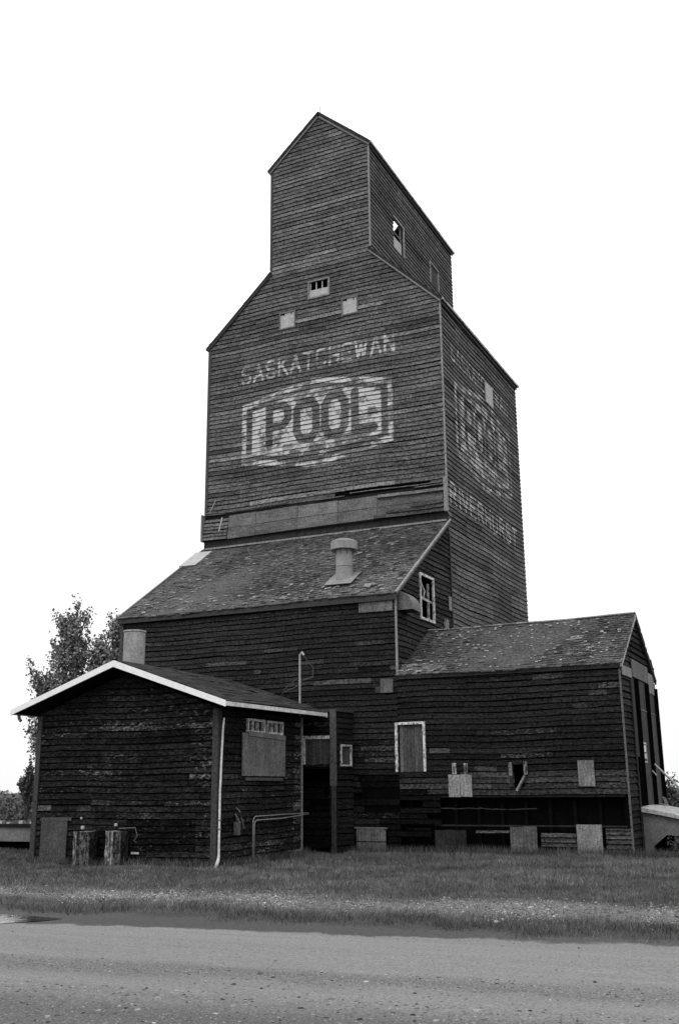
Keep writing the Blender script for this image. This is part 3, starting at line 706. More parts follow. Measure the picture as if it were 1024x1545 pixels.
npf = len(prof); ff = [(i, i + 1, i + 1 + npf, i + npf) for i in range(npf - 1)] + [tuple(list(range(npf)) + [npf * 2]), tuple([npf + i for i in range(npf)][::-1] + [npf * 2 + 1])]
vv += [(TR, y0, hz), (TR, y1, hz)]
mb.add(vv, ff); part(mb, 'vent_hood', M['galv_dark'])
mb = MB(); plate(FT, (22.70, 22.88, 5.27, 5.60), .03, .045, mb); part(mb, 'cover_board', M['plylight'])
mb = MB(); plate(FT, (22.33, 22.62, 4.72, 5.02), .03, .045, mb, 1); part(mb, 'cover_board', M['post'])
FA = FY(A0)
mb = MB(); plate(FA, (-8.86, -8.10, 4.78, 5.09), .03, .045, mb); part(mb, 'cover_sheet', M['ply'])
mb = MB(); plate(FA, (-8.40, -8.13, 3.11, 3.39), .03, .05, mb, .9); plate(FA, (-8.52, -8.40, 3.12, 3.24), .03, .04, mb, .4); part(mb, 'cover_board', M['ply'])
mb = MB(); plate(FA, (-8.98, -8.36, .24, .47), .0, .04, mb, .9); plate(FA, (-8.98, -8.36, -.03, .22), .0, .045, mb, .8); plate(FA, (-9.02, -8.32, .475, .5), .0, .05, mb, 1.2); part(mb, 'boarded_hatch', M['ply'])

# ------------------------------------------------------------------ drive shed wing on the right
ds_shape = poly([(0, TR, DR), (DE, TR, DR)])
BW = (-8.06, -7.52, 1.55, 2.46)
def ds_wear(s, z): return np.where(z < 1.55, .35, 0) + np.where((z < 2.0) & (s > -7.6), .05, 0)
_r = random.Random(31)
dp = [(a, a + _r.uniform(.2, .9), z, z + .06, _r.uniform(1.8, 4.2)) for a, z in [(_r.uniform(-7.8, -4.2), _r.uniform(1.12, 1.62)) for _ in range(12)]] + [(a, a + _r.uniform(.15, .6), z, z + .05, _r.uniform(1.5, 2.6)) for a, z in [(_r.uniform(-7.8, -4.2), _r.uniform(1.7, 3.2)) for _ in range(10)]] + [(-5.26, -4.66, 3.18, 3.28, 3.0), (-7.40, -6.98, 1.84, 1.94, 3.6), (-6.3, -5.2, 1.84, 1.93, 1.5), (-7.40, -7.15, 2.05, 2.14, 1.5), (-6.4, -5.1, 1.93, 2.0, 1.3), (-4.2, -3.7, 1.75, 1.8, 2.2)]
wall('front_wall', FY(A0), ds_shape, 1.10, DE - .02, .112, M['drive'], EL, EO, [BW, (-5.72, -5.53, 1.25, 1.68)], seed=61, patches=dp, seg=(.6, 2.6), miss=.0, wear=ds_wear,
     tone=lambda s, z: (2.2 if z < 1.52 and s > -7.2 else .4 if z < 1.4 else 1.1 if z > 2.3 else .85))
mb = MB(); siding(mb, FY(A0), poly([(0, -8.04, -7.2), (1.1, -8.04, -7.2)]), .55, 1.09, .11, seed=62, seg=(.3, .8), miss=.3, tone=lambda s, z: .35)
part(mb, 'lower_siding', M['drive']); mb = MB(); siding(mb, FY(A0), poly([(0, -5.27, -4.62), (1.1, -5.27, -4.62)]), .0, .50, .085, seed=63, seg=(.5, .8), miss=.28, tone=lambda s, z: 2.6, lip=.04)
part(mb, 'lower_siding', M['drive']); mb = MB(); siding(mb, FY(A0), poly([(0, -4.09, DR), (1.1, -4.09, DR)]), .0, .52, .078, seed=64, seg=(.5, .8), tone=lambda s, z: 2.6, lip=.03, wear=lambda s, z: s * 0 + .4)
part(mb, 'lower_siding', M['drive']); mb = MB(); siding(mb, FY(A0), poly([(0, -6.52, -5.86), (1.1, -6.52, -5.86)]), .40, .47, .07, seed=65, seg=(.5, .8), tone=lambda s, z: 4)
part(mb, 'lower_siding', M['drive']); mb = MB(); siding(mb, FY(A0), poly([(0, -8.3, -7.4), (1.1, -8.3, -7.4)]), .0, .5, .11, seed=66, seg=(.3, .9), miss=.3, tone=lambda s, z: .35)
part(mb, 'lower_siding', M['drive'])
mb = MB(); backing(mb, FY(A0 + .22), poly([(0, TR, DR), (1.1, TR, DR)]), -.05, 1.12); part(mb, 'recessed_wall', M['back'])  # near-black colour paints the shade of the recess
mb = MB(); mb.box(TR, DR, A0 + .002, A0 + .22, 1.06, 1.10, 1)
for x in np.arange(-7.9, -3.7, .46): mb.box(x, x + .06, A0 + .14, A0 + .21, 0, 1.06, .12)  # uprights toned down, recess shade put into their colour
mb.box(-7.35, DR + .0, A0 + .005, A0 + .05, .535, .56, 1.6)
rnd = random.Random(4); x = -7.25
while x < -5.6: mb.bar((x, A0 + .03, .86 + rnd.gauss(0, .012)), (x + .3, A0 + .03, .86 + rnd.gauss(0, .012)), .02, .018, tone=2.4); x += .27
part(mb, 'framing', M['sheath'])
mb = MB(); boxframe(FA, BW, .05, -.02, .05, mb, 1.1, 'lrt'); wf = part(mb, 'window', M['trim_white'])
mb = MB(); planks(FA, (BW[0] + .03, BW[1] - .03, BW[2], BW[3]), -.03, -.01, mb, 6, 2); mb.build('board', M['plank'], wf, EO)
mb = MB(); boxframe(FA, (BW[0] + .0, BW[1], BW[2], BW[3]), .02, -.03, .01, mb, 1.0, 'b'); mb.build('sill', M['sheath'], wf, EO)
def hatch(h, mat, d=.045, tone=1.0, n=1, name='boarded_hatch', seed=1):
    mb = MB(); planks(FA, h, .026, d, mb, n, seed, tone, rag=.012 if n > 1 else 0); return part(mb, name, M[mat])
hatch((-7.01, -6.54, 1.08, 1.49), 'plylight', .06, .95, 2)
mb = MB(); plate(FA, (-6.93, -6.85, 1.50, 1.71), .025, .05, mb); plate(FA, (-6.70, -6.62, 1.50, 1.71), .025, .05, mb)
plate(FA, (-5.81, -5.74, 1.27, 1.72), .02, .05, mb, .5); plate(FA, (-5.52, -5.45, 1.48, 1.73), .02, .05, mb, .55); part(mb, 'jamb_board', M['post'])
mb = MB(); mb.bar((-5.66, A0 - .07, 1.19), (-5.50, A0 - .06, 1.46), .035, .11, (0, 1, 0), 1.0); part(mb, 'hanging_board', M['plylight'])
hatch((-4.50, -4.20, 1.25, 1.71), 'ply', .055, 1.1); hatch((-5.84, -5.33, -.03, .54), 'ply', .04, .6, 2); hatch((-4.60, -4.14, -.03, .58), 'plylight', .05, .75)
hatch((-7.33, -6.70, -.03, .46), 'plydark', .0, .35, 3)
# gable end with the boarded drive door
gs = poly([(0, A0, D1), (DE, A0, D1), (DZ, DM - .01, DM + .01)])
DOOR = (20.52, 23.12, .86, 3.58)
mb = MB(); siding(mb, FX(DR), gs, 0.1, DZ, .118, [DOOR], seed=71, seg=(1, 3), tone=lambda s, z: 1.7 if z > 2.6 else 1.3, lip=.03); gw = part(mb, 'gable_wall', M['drive'])
mb = MB(); backing(mb, FX(DR), gs, 0, DZ); mb.build('sheathing', M['back'], gw, EO)
FD = FX(DR)
mb = MB(); dr = None
for i, (a, b) in enumerate(((20.92, 21.97), (22.07, 23.08))):
    plate(FD, (a, b, .88, 2.68), .005, .03, mb, (.9, 1.05)[i]); plate(FD, (a, b, 2.70, 3.26), .005, .028, mb, (.8, .8)[i])
plate(FD, (20.56, 20.80, 1.75, 3.25), .005, .03, mb, .8)
dr = part(mb, 'drive_door', M['plydark'])
mb = MB(); plate(FD, (20.60, 22.38, 3.28, 3.62), .03, .05, mb, .95); plate(FD, (22.42, 23.10, 3.10, 3.52), .03, .045, mb, 1.5); mb.build('cover_sheet', M['ply'], dr, EO)
mb = MB(); plate(FD, (19.56, 20.52, 3.24, 3.42), .035, .05, mb); mb.build('cover_sheet', M['plylight'], dr, EO)
mb = MB(); plate(FD, (20.9, 23.1, 2.675, 2.70), .03, .04, mb); plate(FD, (20.60, 20.64, .9, 1.76), .03, .05, mb, .9); mb.build('batten', M['ply'], dr, EO)
mb = MB()
for a in (20.80, 21.97, 23.06): plate(FD, (a, a + .10, .88, 3.24), .01, .10, mb)
plate(FD, (20.46, 20.58, .88, 1.76), .03, .09, mb); mb.build('post', M['back'], dr, EO)
mb = MB(); plate(FD, (20.97, 21.52, 1.66, 2.05), .03, .045, mb, .8); sg = part(mb, 'notice_board', M['pale'])
mb = MB()
plate(FD, (21.02, 21.47, 1.84, 2.01), .046, .05, mb, .35); plate(FD, (21.10, 21.38, 1.86, 1.99), .05, .054, mb, 4.5); plate(FD, (21.02, 21.47, 1.69, 1.735), .046, .05, mb, .35); mb.build('print', M['ply'], sg, EO)
vtrim(DR, A0, .02, DE - .12, .004, 'trim', tone=.55); 
mb = MB(); mb.box(DR + .002, DR + .04, D1 - .08, D1 + .03, .9, DE - .1); part(mb, 'corner_board', M['trim_dark']); mb = MB(); mb.box(DR + .03, DR + .05, 20.36, 20.46, .02, 3.2, .6); part(mb, 'corner_board', M['trim_dark'])
wall('rear_wall', BY(D1), ds_shape, 0, DE - .02, .12, M['drive'], EL, EO, seed=72, step=2)
mb = MB(); kd = (DZ - DE) / (DM - A0); y0_, z0_ = A0 - .09, DE - .09 * kd + .03
slab(mb, (y0_, z0_), (DM, DZ + .03), TR + .0, DR + .07, .06, axis='X'); slab(mb, (D1 + .06, DE - .03), (DM, DZ + .03), TR + .0, DR + .07, .06, axis='X'); dro = part(mb, 'roof', M['shingle2'])
mb = MB(); V = Vector((0, DM - y0_, DZ + .03 - z0_)); tf = lambda u, v: 1 + .2 * math.sin(u * 2) * math.sin(v * 3) + (.9 if (u < .9 and v < .45) else 0)
shingles(mb, (TR, y0_, z0_), (1, 0, 0), V, DR + .08 - TR, V.length, .11, .095, seed=52, lift=.022, miss=.02, tonef=tf, curl=.07)
V2 = Vector((0, DM - D1 - .06, DZ - DE + .06)); shingles(mb, (TR, D1 + .06, DE - .03), (1, 0, 0), V2, DR + .08 - TR, V2.length, .11, .095, seed=53)
mb.build('shingles', M['shingle2'], dro, EO)
mb = MB(); x = TR
while x < DR + .05: mb.box(x, min(x + .24, DR + .08), DM - .06, DM + .03, DZ + .035, DZ + .06, random.Random(int(x * 50)).uniform(.8, 1.7)); x += .25
mb.build('ridge_cap', M['trim'], dro, EO)
mb = MB(); rnd = random.Random(78); nn = Vector((0, -kd, 1)).normalized()
for i in range(170):
    x = rnd.uniform(TR + .2, DR - .1); y = rnd.uniform(A0, DM - .1); l = rnd.uniform(.012, .035)
    if i < 5: x = -4.6 + rnd.uniform(-.12, .12); y = 20.45 + rnd.uniform(-.08, .08); l = .09
    if 5 <= i < 18: x = TR + rnd.uniform(.02, .5); y = A0 + rnd.uniform(-.05, .5); l = .06
    c = Vector((x, y, DE + .03 + kd * (y - A0))) + nn * .035; a = Vector((l, rnd.uniform(-.02, .02), 0)); b2 = Vector((0, 1, kd)) * rnd.uniform(.010, .022)
    q = [c - a - b2, c + a - b2, c + a * .9 + b2, c - a + b2]; mb.hexa([p + nn * .006 for p in q] + [p - nn * .008 for p in q], rnd.uniform(.7, 1.6))
mb.build('shingle_remnants', M['plylight'], dro, EO)['kind'] = 'stuff'
mb = MB(); mb.bar((DR + .06, y0_, z0_ - .04), (DR + .06, DM, DZ - .02), .03, .08, tone=.75); part(mb, 'rake_board', M['trim_white'])
mb = MB(); mb.bar((DR + .06, D1 + .06, DE - .08), (DR + .06, DM, DZ - .02), .03, .09, tone=.8)
mb.bar((DR + .07, 22.78, 3.82), (DR + .07, 23.2, 3.42), .02, .05); mb.bar((DR + .0, 22.95, 3.78), (DR + .03, 23.32, 3.68), .03, .03)
part(mb, 'rake_board', M['trim_dark'])
mb = MB(); mb.box(TR + .03, DR + .05, A0 - .055, A0 - .032, DE - .10, DE - .03); part(mb, 'fascia', M['trim_dark'])

# ------------------------------------------------------------------ entry porch between office and annex
PX0, PX1, PY, PZ = -10.7, -9.06, 18.72, 2.72
mb = MB(); PWN = (18.93, 19.36, 1.70, 2.05); psh = poly([(0, PY, A0), (PZ, PY, A0)])
siding(mb, FX(PX1), psh, .05, PZ, .112, [PWN], seed=81, step=2, tone=lambda s, z: .75); pf_ = poly([(0, PX0, PX1), (PZ, PX0, PX1)])
PH = [(-9.98, -9.20, 0, 1.62), (-9.73, -9.20, 1.70, 2.19)]
siding(mb, FY(PY), pf_, .05, PZ, .112, PH, seed=82, tone=lambda s, z: .6); siding(mb, BX(PX0), psh, .05, PZ, .112, seed=83, step=2)
po = part(mb, 'porch', M['annex'])
mb = MB(); backing(mb, FX(PX1), psh, 0, PZ, [PWN]); backing(mb, FY(PY), pf_, 0, PZ, PH); backing(mb, BX(PX0), psh, 0, PZ); mb.build('sheathing', M['back'], po, EO)
mb = MB(); mb.box(PX0 - .03, PX1 + .05, PY - .05, A0 - .02, PZ, PZ + .05); mb.build('porch_roof', M['trim_dark'], po, EO)
mb = MB(); mb.box(PX1 - .10, PX1 + .03, PY - .06, PY - .026, 1.3, PZ + .03, .42); mb.box(PX1 - .075, PX1 + .02, PY - .055, PY - .026, .0, 1.3, .22); mb.build('corner_post', M['trim'], po, EO)
mb = MB(); P1 = FY(PY); boxframe(P1, (-9.73, -9.20, 1.70, 2.19), .065, -.02, .04, mb, 1.1, 'lt'); wf = mb.build('window', M['trim_white'], po, EO)
mb = MB(); planks(P1, (-9.73, -9.20, 1.70, 2.19), -.03, -.01, mb, 7, 5); planks(FX(PX1), PWN, -.03, -.01, mb, 3, 6); mb.build('window_board', M['plank'], po, EO)
mb = MB(); boxframe(FX(PX1), PWN, .035, -.01, .04, mb, .9); mb.build('window', M['trim_white'], po, EO)

# ------------------------------------------------------------------ office shed
OO = (-11.55, 16.8, 0.0)
OF = thing('office_shed', OO, 'low dark clapboard office shed with white fascia and boarded window in front of elevator', 'shed')
def op(mb, name, mat, parent=None, **k): return mb.build(name, mat, OF if parent is None else parent, OO, **k)
def owall(name, P, shape, z0, z1, exp, holes=(), **k):
    mb = MB(); siding(mb, P, shape, z0, z1, exp, holes, **k); o = op(mb, name, M['office'])
    b = MB(); backing(b, P, shape, 0, z1, holes); b.build('sheathing', M['back'], o, OO); return o
OMX = (OL + OR_) / 2; ko = (3.50 - 2.70) / (OMX + 13.83)
osh = poly([(0, OL, OR_), (OE + .02, OL, OR_), (OE + .02 + ko * (OMX - OL), OMX - .01, OMX + .01)])
def of_wear(s, z): return np.where((s > -10.15) & (z > 1.3), .30, 0) + np.where((s > -12.3) & (s < -11.0) & (np.abs(z - 2.34) < .06), .42, 0) + np.where((s < -12.3) & (np.abs(z - 2.23) < .05), .30, 0) + np.where((s > -12.9) & (s < -12.3) & (z > 2.2) & (z < 2.45), .2, 0) + np.where((s > -12) & (s < -11.2) & (np.abs(z - 1.85) < .05), .3, 0)
opp = [(-13.42, -13.1, .86, .96, 5.0), (-12.5, -12.2, .93, 1.03, 2.2), (-12.2, -11.8, .95, 1.05, 2.6), (-13.4, -12.4, 1.2, 1.3, .6), (-11.2, -10.15, 2.0, 2.3, .55), (-11.2, -10.15, 1.4, 1.55, .7), (-11.4, -10.0, .2, .75, .35),
       (-12.1, -11.0, .1, .55, .5)]
owall('front_wall', FY(O0), osh, .04, OE + .9, .106, seed=91, bwear=.5, seg=(.6, 2.0), wear=of_wear, patches=opp, step=.12, miss=0.002)
rsh = poly([(0, O0, O1), (OE, O0, O1)])
OW = (16.22, 17.50, 2.24, 2.46)
def or_wear(s, z): return np.where((s > 18.0) & (np.sin(z * 21) > -.2), .48, 0) + np.where((s > 17.6), .1, 0)
owall('side_wall', FX(OR_), rsh, .04, OE, .106, [OW], seed=92, bwear=.5, seg=(.5, 1.8), wear=or_wear, step=.12, patches=[(15.4, 15.95, 1.38, 1.5, 2.0), (15.35, 16.1, .27, .4, 1.8), (15.4, 15.9, .6, .8, .5)], wob=.008)
owall('side_wall', BX(OL), rsh, .04, OE, .106, seed=93, step=2); owall('rear_wall', BY(O1), osh, .04, OE + .9, .106, seed=94, step=2)
# roof
ox0, ox1 = -13.83, -9.22; oz0 = 2.70; oza = oz0 + ko * (OMX - ox0); oy0, oy1 = 14.87, 18.62
mb = MB(); slab(mb, (ox0, oz0), (OMX, oza), oy0, oy1, .05); slab(mb, (ox1, oz0), (OMX, oza), oy0, oy1, .05); orf = op(mb, 'roof', M['asphalt_roof'])
mb = MB()
for x_, sgn in ((ox0, 1), (ox1, -1)):
    V = Vector((sgn * (OMX - ox0), 0, oza - oz0)); shingles(mb, (x_, oy0, oz0), (0, 1, 0), V, oy1 - oy0, V.length, .28, .11, seed=int(95 + sgn), lift=.007, miss=.01, curl=.03)
mb.build('shingles', M['asphalt_roof'], orf, OO)
mb = MB()
for y_ in (oy0 - .025, oy1): 
    for x_ in (ox0 - .01, ox1 + .01):
        mb = MB(); a = Vector((x_, y_, oz0)); b = Vector((OMX, y_, oza)); d = Vector((0, .025, 0)); q = [a, b, b - Vector((0, 0, .115)), a - Vector((0, 0, .10))]
        mb.hexa([p for p in q] + [p + d for p in q]); op(mb, 'fascia', M['fascia'])
mb = MB(); mb.box(ox1 - .02, ox1 + .035, oy0, oy1, oz0 - .085, oz0 - .015, 1); op(mb, 'gutter', M['white_metal'])
mb = MB(); mb.box(ox0 - .035, ox0 + .02, oy0, oy1, oz0 - .085, oz0 - .015, 1); op(mb, 'gutter', M['white_metal'])
mb = MB()
for a, b in (((ox0 + .02, ox1 - .02), 0),): pass
slab(mb, (ox0 + .02, oz0 - .055), (OMX, oza - .055), oy0 + .01, oy1 - .01, .02); slab(mb, (ox1 - .02, oz0 - .055), (OMX, oza - .055), oy0 + .01, oy1 - .01, .02)
op(mb, 'soffit', M['soffit'])
mb = MB(); mb.tube([(ox0 + .08, oy0 + .1, oz0 - .08), (ox0 + .10, oy0 + .1, oz0 - .16), (ox0 + .14, oy0 + .1, oz0 - .2)], .03, 8); op(mb, 'gutter_outlet', M['galv_dark'])
def otrim(x, y, sx, z1, mat='trim_dark', w_=.07):
    mb = MB(); mb.box(x - (w_ if sx > 0 else .035), x + (.035 if sx > 0 else w_), y - .04, y - .002, .0, z1); mb.box(x + (.002 if sx > 0 else -.04), x + (.04 if sx > 0 else -.002), y - .002, y + w_, .0, z1); op(mb, 'corner_board', M[mat])
otrim(OR_, O0, 1, OE); otrim(OL, O0, -1, OE)
mb = MB(); mb.box(OR_ + .002, OR_ + .035, O1 - .035, O1 + .01, 0, OE); op(mb, 'corner_board', M['trim'])
# chimney
mb = MB(); cx_, cy_ = -12.53, 16.75; czr = oz0 + ko * (cx_ - ox0)
mb.lathe((cx_, cy_, 0), [(.215, czr - .1), (.215, czr + .2), (.219, czr + .205), (.219, czr + .215), (.214, czr + .22), (.212, 4.28), (.212, 4.30)], 20); ch = op(mb, 'chimney', M['chimney'])
mb = MB(); mb.lathe((cx_, cy_, 0), [(.16, 4.2), (.16, 4.31), (.225, 4.31), (.225, 4.335), (.15, 4.345), (.15, 4.1), (0, 4.1)], 20); mb.build('chimney_cap', M['concrete_top'], ch, OO)
# boarded window with two transom sashes
FO = FX(OR_)
mb = MB()
for a, b in ((16.20, 16.82), (16.90, 17.52)):
    boxframe(FO, (a + .04, b - .04, 2.27, 2.44), .035, -.02, .05, mb)
wf = op(mb, 'window', M['trim_white'])
mb = MB()
for a, b in ((16.20, 16.82), (16.90, 17.52)):
    for k in (1, 2): s = a + .04 + (b - a - .08) * k / 3; plate(FO, (s - .014, s + .014, 2.27, 2.44), -.02, .03, mb)
mb.build('muntin', M['trim_white'], wf, OO)
mb = MB(); plate(FO, (16.22, 17.50, 2.24, 2.46), -.03, -.025, mb); mb.build('pane', M['glass'], wf, OO)
mb = MB(); plate(FO, (16.02, 17.58, 1.48, 2.22), .035, .055, mb); op(mb, 'window_board', M['ply'])
mb = MB(); plate(FO, (16.20, 17.56, 2.17, 2.255), .056, .072, mb, 1.2, -.03); op(mb, 'batten', M['ply'])
mb = MB(); plate(FO, (16.15, 17.5, 1.40, 1.455), .03, .05, mb, .5); op(mb, 'sill', M['ply'])
# downspout
dx = OR_ + .075; dy = O0 - .0
mb = MB(); mb.tube([(dx + .03, dy + .04, 2.44), (dx + .02, dy + .03, 2.3), (dx + .005, dy + .02, 1.8), (dx - .0, dy, 1.2), (dx, dy, .20), (dx + .0, dy - .02, .12), (dx + .02, dy - .14, .0)], [.014, .017, .019, .018, .020, .028, .028], 10)
op(mb, 'downspout', M['white_metal'], smooth=True)
mb = MB()
for z in (.62, .76): mb.box(dx - .05, dx + .03, dy - .03, dy + .03, z, z + .012)
op(mb, 'strap', M['galv_dark'])
# meter remains, small fittings on the walls
mb = MB(); rnd = random.Random(9)
mb.tube([(OR_ + .04, 15.85, .95), (OR_ + .10, 15.88, .88), (OR_ + .06, 15.98, .80), (OR_ + .08, 16.05, .62)], .012, 6); mb.tube([(OR_ + .04, 15.82, .85), (OR_ + .11, 15.85, .7), (OR_ + .05, 15.9, .52)], .014, 6)
mb.box(OR_ + .026, OR_ + .09, 15.80, 15.92, .50, .72, .5); op(mb, 'meter_box', M['galv_dark'])
mb = MB(); mb.lathe((-12.33, O0 - .05, .62), [(0, -.03), (.03, -.025), (.036, 0), (.03, .03), (0, .035)], 12); mb.lathe((-11.62, O0 - .04, .68), [(0, -.02), (.03, -.02), (.03, .02), (0, .03)], 10)
mb.lathe((-12.38, O0 - .04, .78), [(0, -.015), (.02, -.015), (.02, .015), (0, .02)], 8); mb.box(-11.28, -11.12, O0 - .04, O0 - .03, .20, .235); op(mb, 'wall_fitting', M['pale'])
mb = MB(); mb.tube([(-11.55, O0 - .04, .62), (-11.2, O0 - .05, .64), (-11.15, O0 - .05, .50), (-11.22, O0 - .05, .42)], .010, 6); op(mb, 'conduit', M['galv_dark'])
mb = MB(); planks(FY(O0), (-13.27, -12.68, .04, .73), .03, .05, mb, 1); plate(FY(O0), (-13.3, -12.6, .735, .79), .03, .05, mb, 1.3); op(mb, 'wall_hatch', M['plydark'])
# service mast on the back edge of the roof
mb = MB(); mx, my = -9.74, 18.5; mb.tube([(mx, my, 2.5), (mx, my, 3.86)], .022, 8); mb.tube([(mx, my, 3.84), (mx + .05, my, 3.90), (mx + .09, my, 3.84)], .028, 8); ms = op(mb, 'service_mast', M['pipe'])
mb = MB(); mb.tube([(mx + .08, my, 3.84), (mx + .14, my + .1, 3.72), (mx + .2, my + .2, 3.60), (mx + .16, my + .25, 3.42), (mx + .02, my + .1, 3.36), (mx - .35, my + .6, 3.3), (mx - .9, A0 - .05, 3.22)], .009, 5)
mb.tube([(mx, my, 3.42), (mx - .5, my + .3, 3.22), (mx - 1.0, A0 - .04, 3.1)], .008, 5); mb.build('cable', M['wire'], ms, OO)

# ------------------------------------------------------------------ separate things by the walls
mb = MB(); yo = OR_ + .11; 
for dz_, dd in ((0, 0), (-.065, .045)):
    mb.tube([(yo, 16.31 + dd, -.05), (yo, 16.31 + dd, .70 + dz_), (yo, 16.33 + dd, .76 + dz_), (yo, 16.39 + dd, .79 + dz_), (yo, 17.4, .80 + dz_), (yo, 18.42, .80 + dz_ * (.3))], .009, 8)
tag(mb.build('pipe_rail', M['pipe'], None, (0, 0, 0), smooth=True), 'thin bent double pipe rail standing beside the office shed side wall', 'rail')
def wpost(x0, x1, y0, y1, h, label, seed, xm):
    rnd = random.Random(seed); org = ((x0 + x1) / 2, (y0 + y1) / 2, 0.0); mb = MB(); n = 12
    cor = [(x0, y0 + .03), (xm, y0 - .03), (x1, y0 + .05), (x1 - .02, y1), (x0, y1)]; tn = [.85, .32, .2, .2, .5]
    ring = [[(x + rnd.gauss(0, .004), y + rnd.gauss(0, .004), -.06 + (h + .06) * k / (n - 1) + (rnd.gauss(0, .010) if k == n - 1 else 0)) for (x, y) in cor] for k in range(n)]
    for j in range(5):
        vv = [ring[k][jj] for k in range(n) for jj in (j, (j + 1) % 5)]
        mb.add(vv, [(2 * k, 2 * k + 1, 2 * k + 3, 2 * k + 2) for k in range(n - 1)], tn[j])
    mb.add(ring[-1], [(0, 1, 2, 3, 4)], .9)
    return tag(mb.build('wooden_block', M['post'], None, org), label, 'wooden block', 'short wooden blocks standing against the office wall')
wpost(-12.31, -11.97, 14.92, 15.20, .56, 'short peeling wooden block by the office wall, nearer the low hatch', 1, -12.19)
wpost(-11.62, -11.31, 14.92, 15.20, .58, 'short peeling wooden block by the office wall, farther from the low hatch', 2, -11.42)
mb = MB(); mb.box(-9.14, -8.87, 19.15, 19.40, -.03, .07); tag(mb.build('concrete_block', M['concrete'], None, (-9.0, 19.27, 0)), 'small grey concrete block lying in grass beside the boarded hatch', 'block')

# ramp at the right gable
RO = (-1.5, 21.8, 0)
RP = thing('drive_ramp', RO, 'earth and concrete drive ramp with pale slab edge beside the boarded shed door', 'ramp')
def rz(x): return .86 - .20 * (x - DR) * (1 if x < 0.8 else 1) 
mb = MB(); xs_ = np.linspace(DR + .03, .4, 24); rnd = random.Random(3)
top = [rz(x) for x in xs_]; vv = []; 
for x, z in zip(xs_, top):
    j = rnd.gauss(0, .010)
    for (y, zz) in ((20.36 + j, z + rnd.gauss(0, .008)), (20.36 + j, z - .065 + rnd.gauss(0, .014)), (23.2, z - .08), (23.2, z + .0), (21.7, z + .02)): vv.append((x, y, zz))
fs = [(i * 5 + j, i * 5 + (j + 1) % 5, (i + 1) * 5 + (j + 1) % 5, (i + 1) * 5 + j) for i in range(23) for j in range(5)] + [(0, 1, 2, 3, 4)]
mb.add(vv, fs); mb.build('slab', M['concrete_top'], RP, RO)
mb = MB()
def wz(a, b, za, zb, zc, zd): mb.hexa([(a, 20.47, za), (b, 20.47, zb), (b, 20.47, zd), (a, 20.47, zc), (a, 20.60, za), (b, 20.60, zb), (b, 20.60, zd), (a, 20.60, zc)])
wz(DR + .03, -3.43, -.1, -.1, rz(DR) - .05, rz(-3.43) - .05); wz(-3.43, -3.18, .17, .37, rz(-3.43) - .05, rz(-3.18) - .05); wz(-3.18, -2.6, .37, .30, rz(-3.18) - .05, rz(-2.6) - .05); wz(-2.6, .4, -.1, -.1, rz(-2.6) - .05, rz(.4) - .05)
mb.build('retaining_wall', M['concrete'], RP, RO)
mb = MB(); mb.box(-3.6, .4, 23.0, 23.1, -.1, .0); mb.hexa([(-3.6, 21.3, -.1), (.4, 21.3, -.1), (.4, 21.3, 0.0), (-3.6, 21.3, .70), (-3.6, 23.1, -.1), (.4, 23.1, -.1), (.4, 23.1, 0.0), (-3.6, 23.1, .70)]); mb.build('fill', M['back'], RP, RO)
mb = MB(); mb.tube([(-3.60, 22.0, 1.70), (-3.1, 22.0, 1.18), (-2.2, 22.05, .60)], .022, 8); mb.tube([(-3.58, 21.9, 1.52), (-3.5, 21.9, 1.42)], .015, 6)
tag(mb.build('sloping_pole', M['pipe'], None, (-2.2, 22.05, .5)), 'thin grey pole leaning from the boarded shed door down to ramp', 'pole')
mb = MB(); rnd = random.Random(12)
mb.bar((-3.55, 23.05, .80), (-3.62, 23.2, 1.22), .05, .02); mb.bar((-3.5, 22.9, .82), (-3.62, 23.15, 1.1), .07, .02); mb.bar((-3.58, 22.2, .90), (-3.45, 22.3, .86), .06, .03)
tag(mb.build('loose_boards', M['ply'], None, (-3.5, 23.0, .8)), 'broken boards leaning at the far corner of the boarded shed door', 'boards')

# low deck at the far left
LO = (-19, 18.2, 0)
LD = thing('loading_deck', LO, 'low dark deck with grey side panel seen past the left office corner', 'deck')
mb = MB(); mb.box(-23, -15.3, 17.64, 19.2, .52, .585, 1); mb.build('deck_top', M['sheath'], LD, LO)
mb = MB(); mb.box(-23, -15.35, 17.68, 17.74, .23, .515, 1.3); mb.build('side_panel', M['concrete'], LD, LO)
mb = MB(); mb.box(-22.9, -15.4, 17.9, 18.0, -.1, .5); mb.box(-22.9, -15.4, 18.9, 19.0, -.1, .5); mb.build('support_shade', M['back'], LD, LO)  # full-length near-black strips also paint the shaded gap under the deck
mb = MB(); rnd = random.Random(6)
for x in (-16.62, -16.35, -16.02, -15.72):
    mb = MB(); mb.box(x, x + rnd.uniform(.06, .16), 17.66, 17.75, .586, .586 + rnd.uniform(.03, .07), rnd.uniform(.6, 1.4)); mb.build('edge_block', M['concrete_top'], LD, LO)

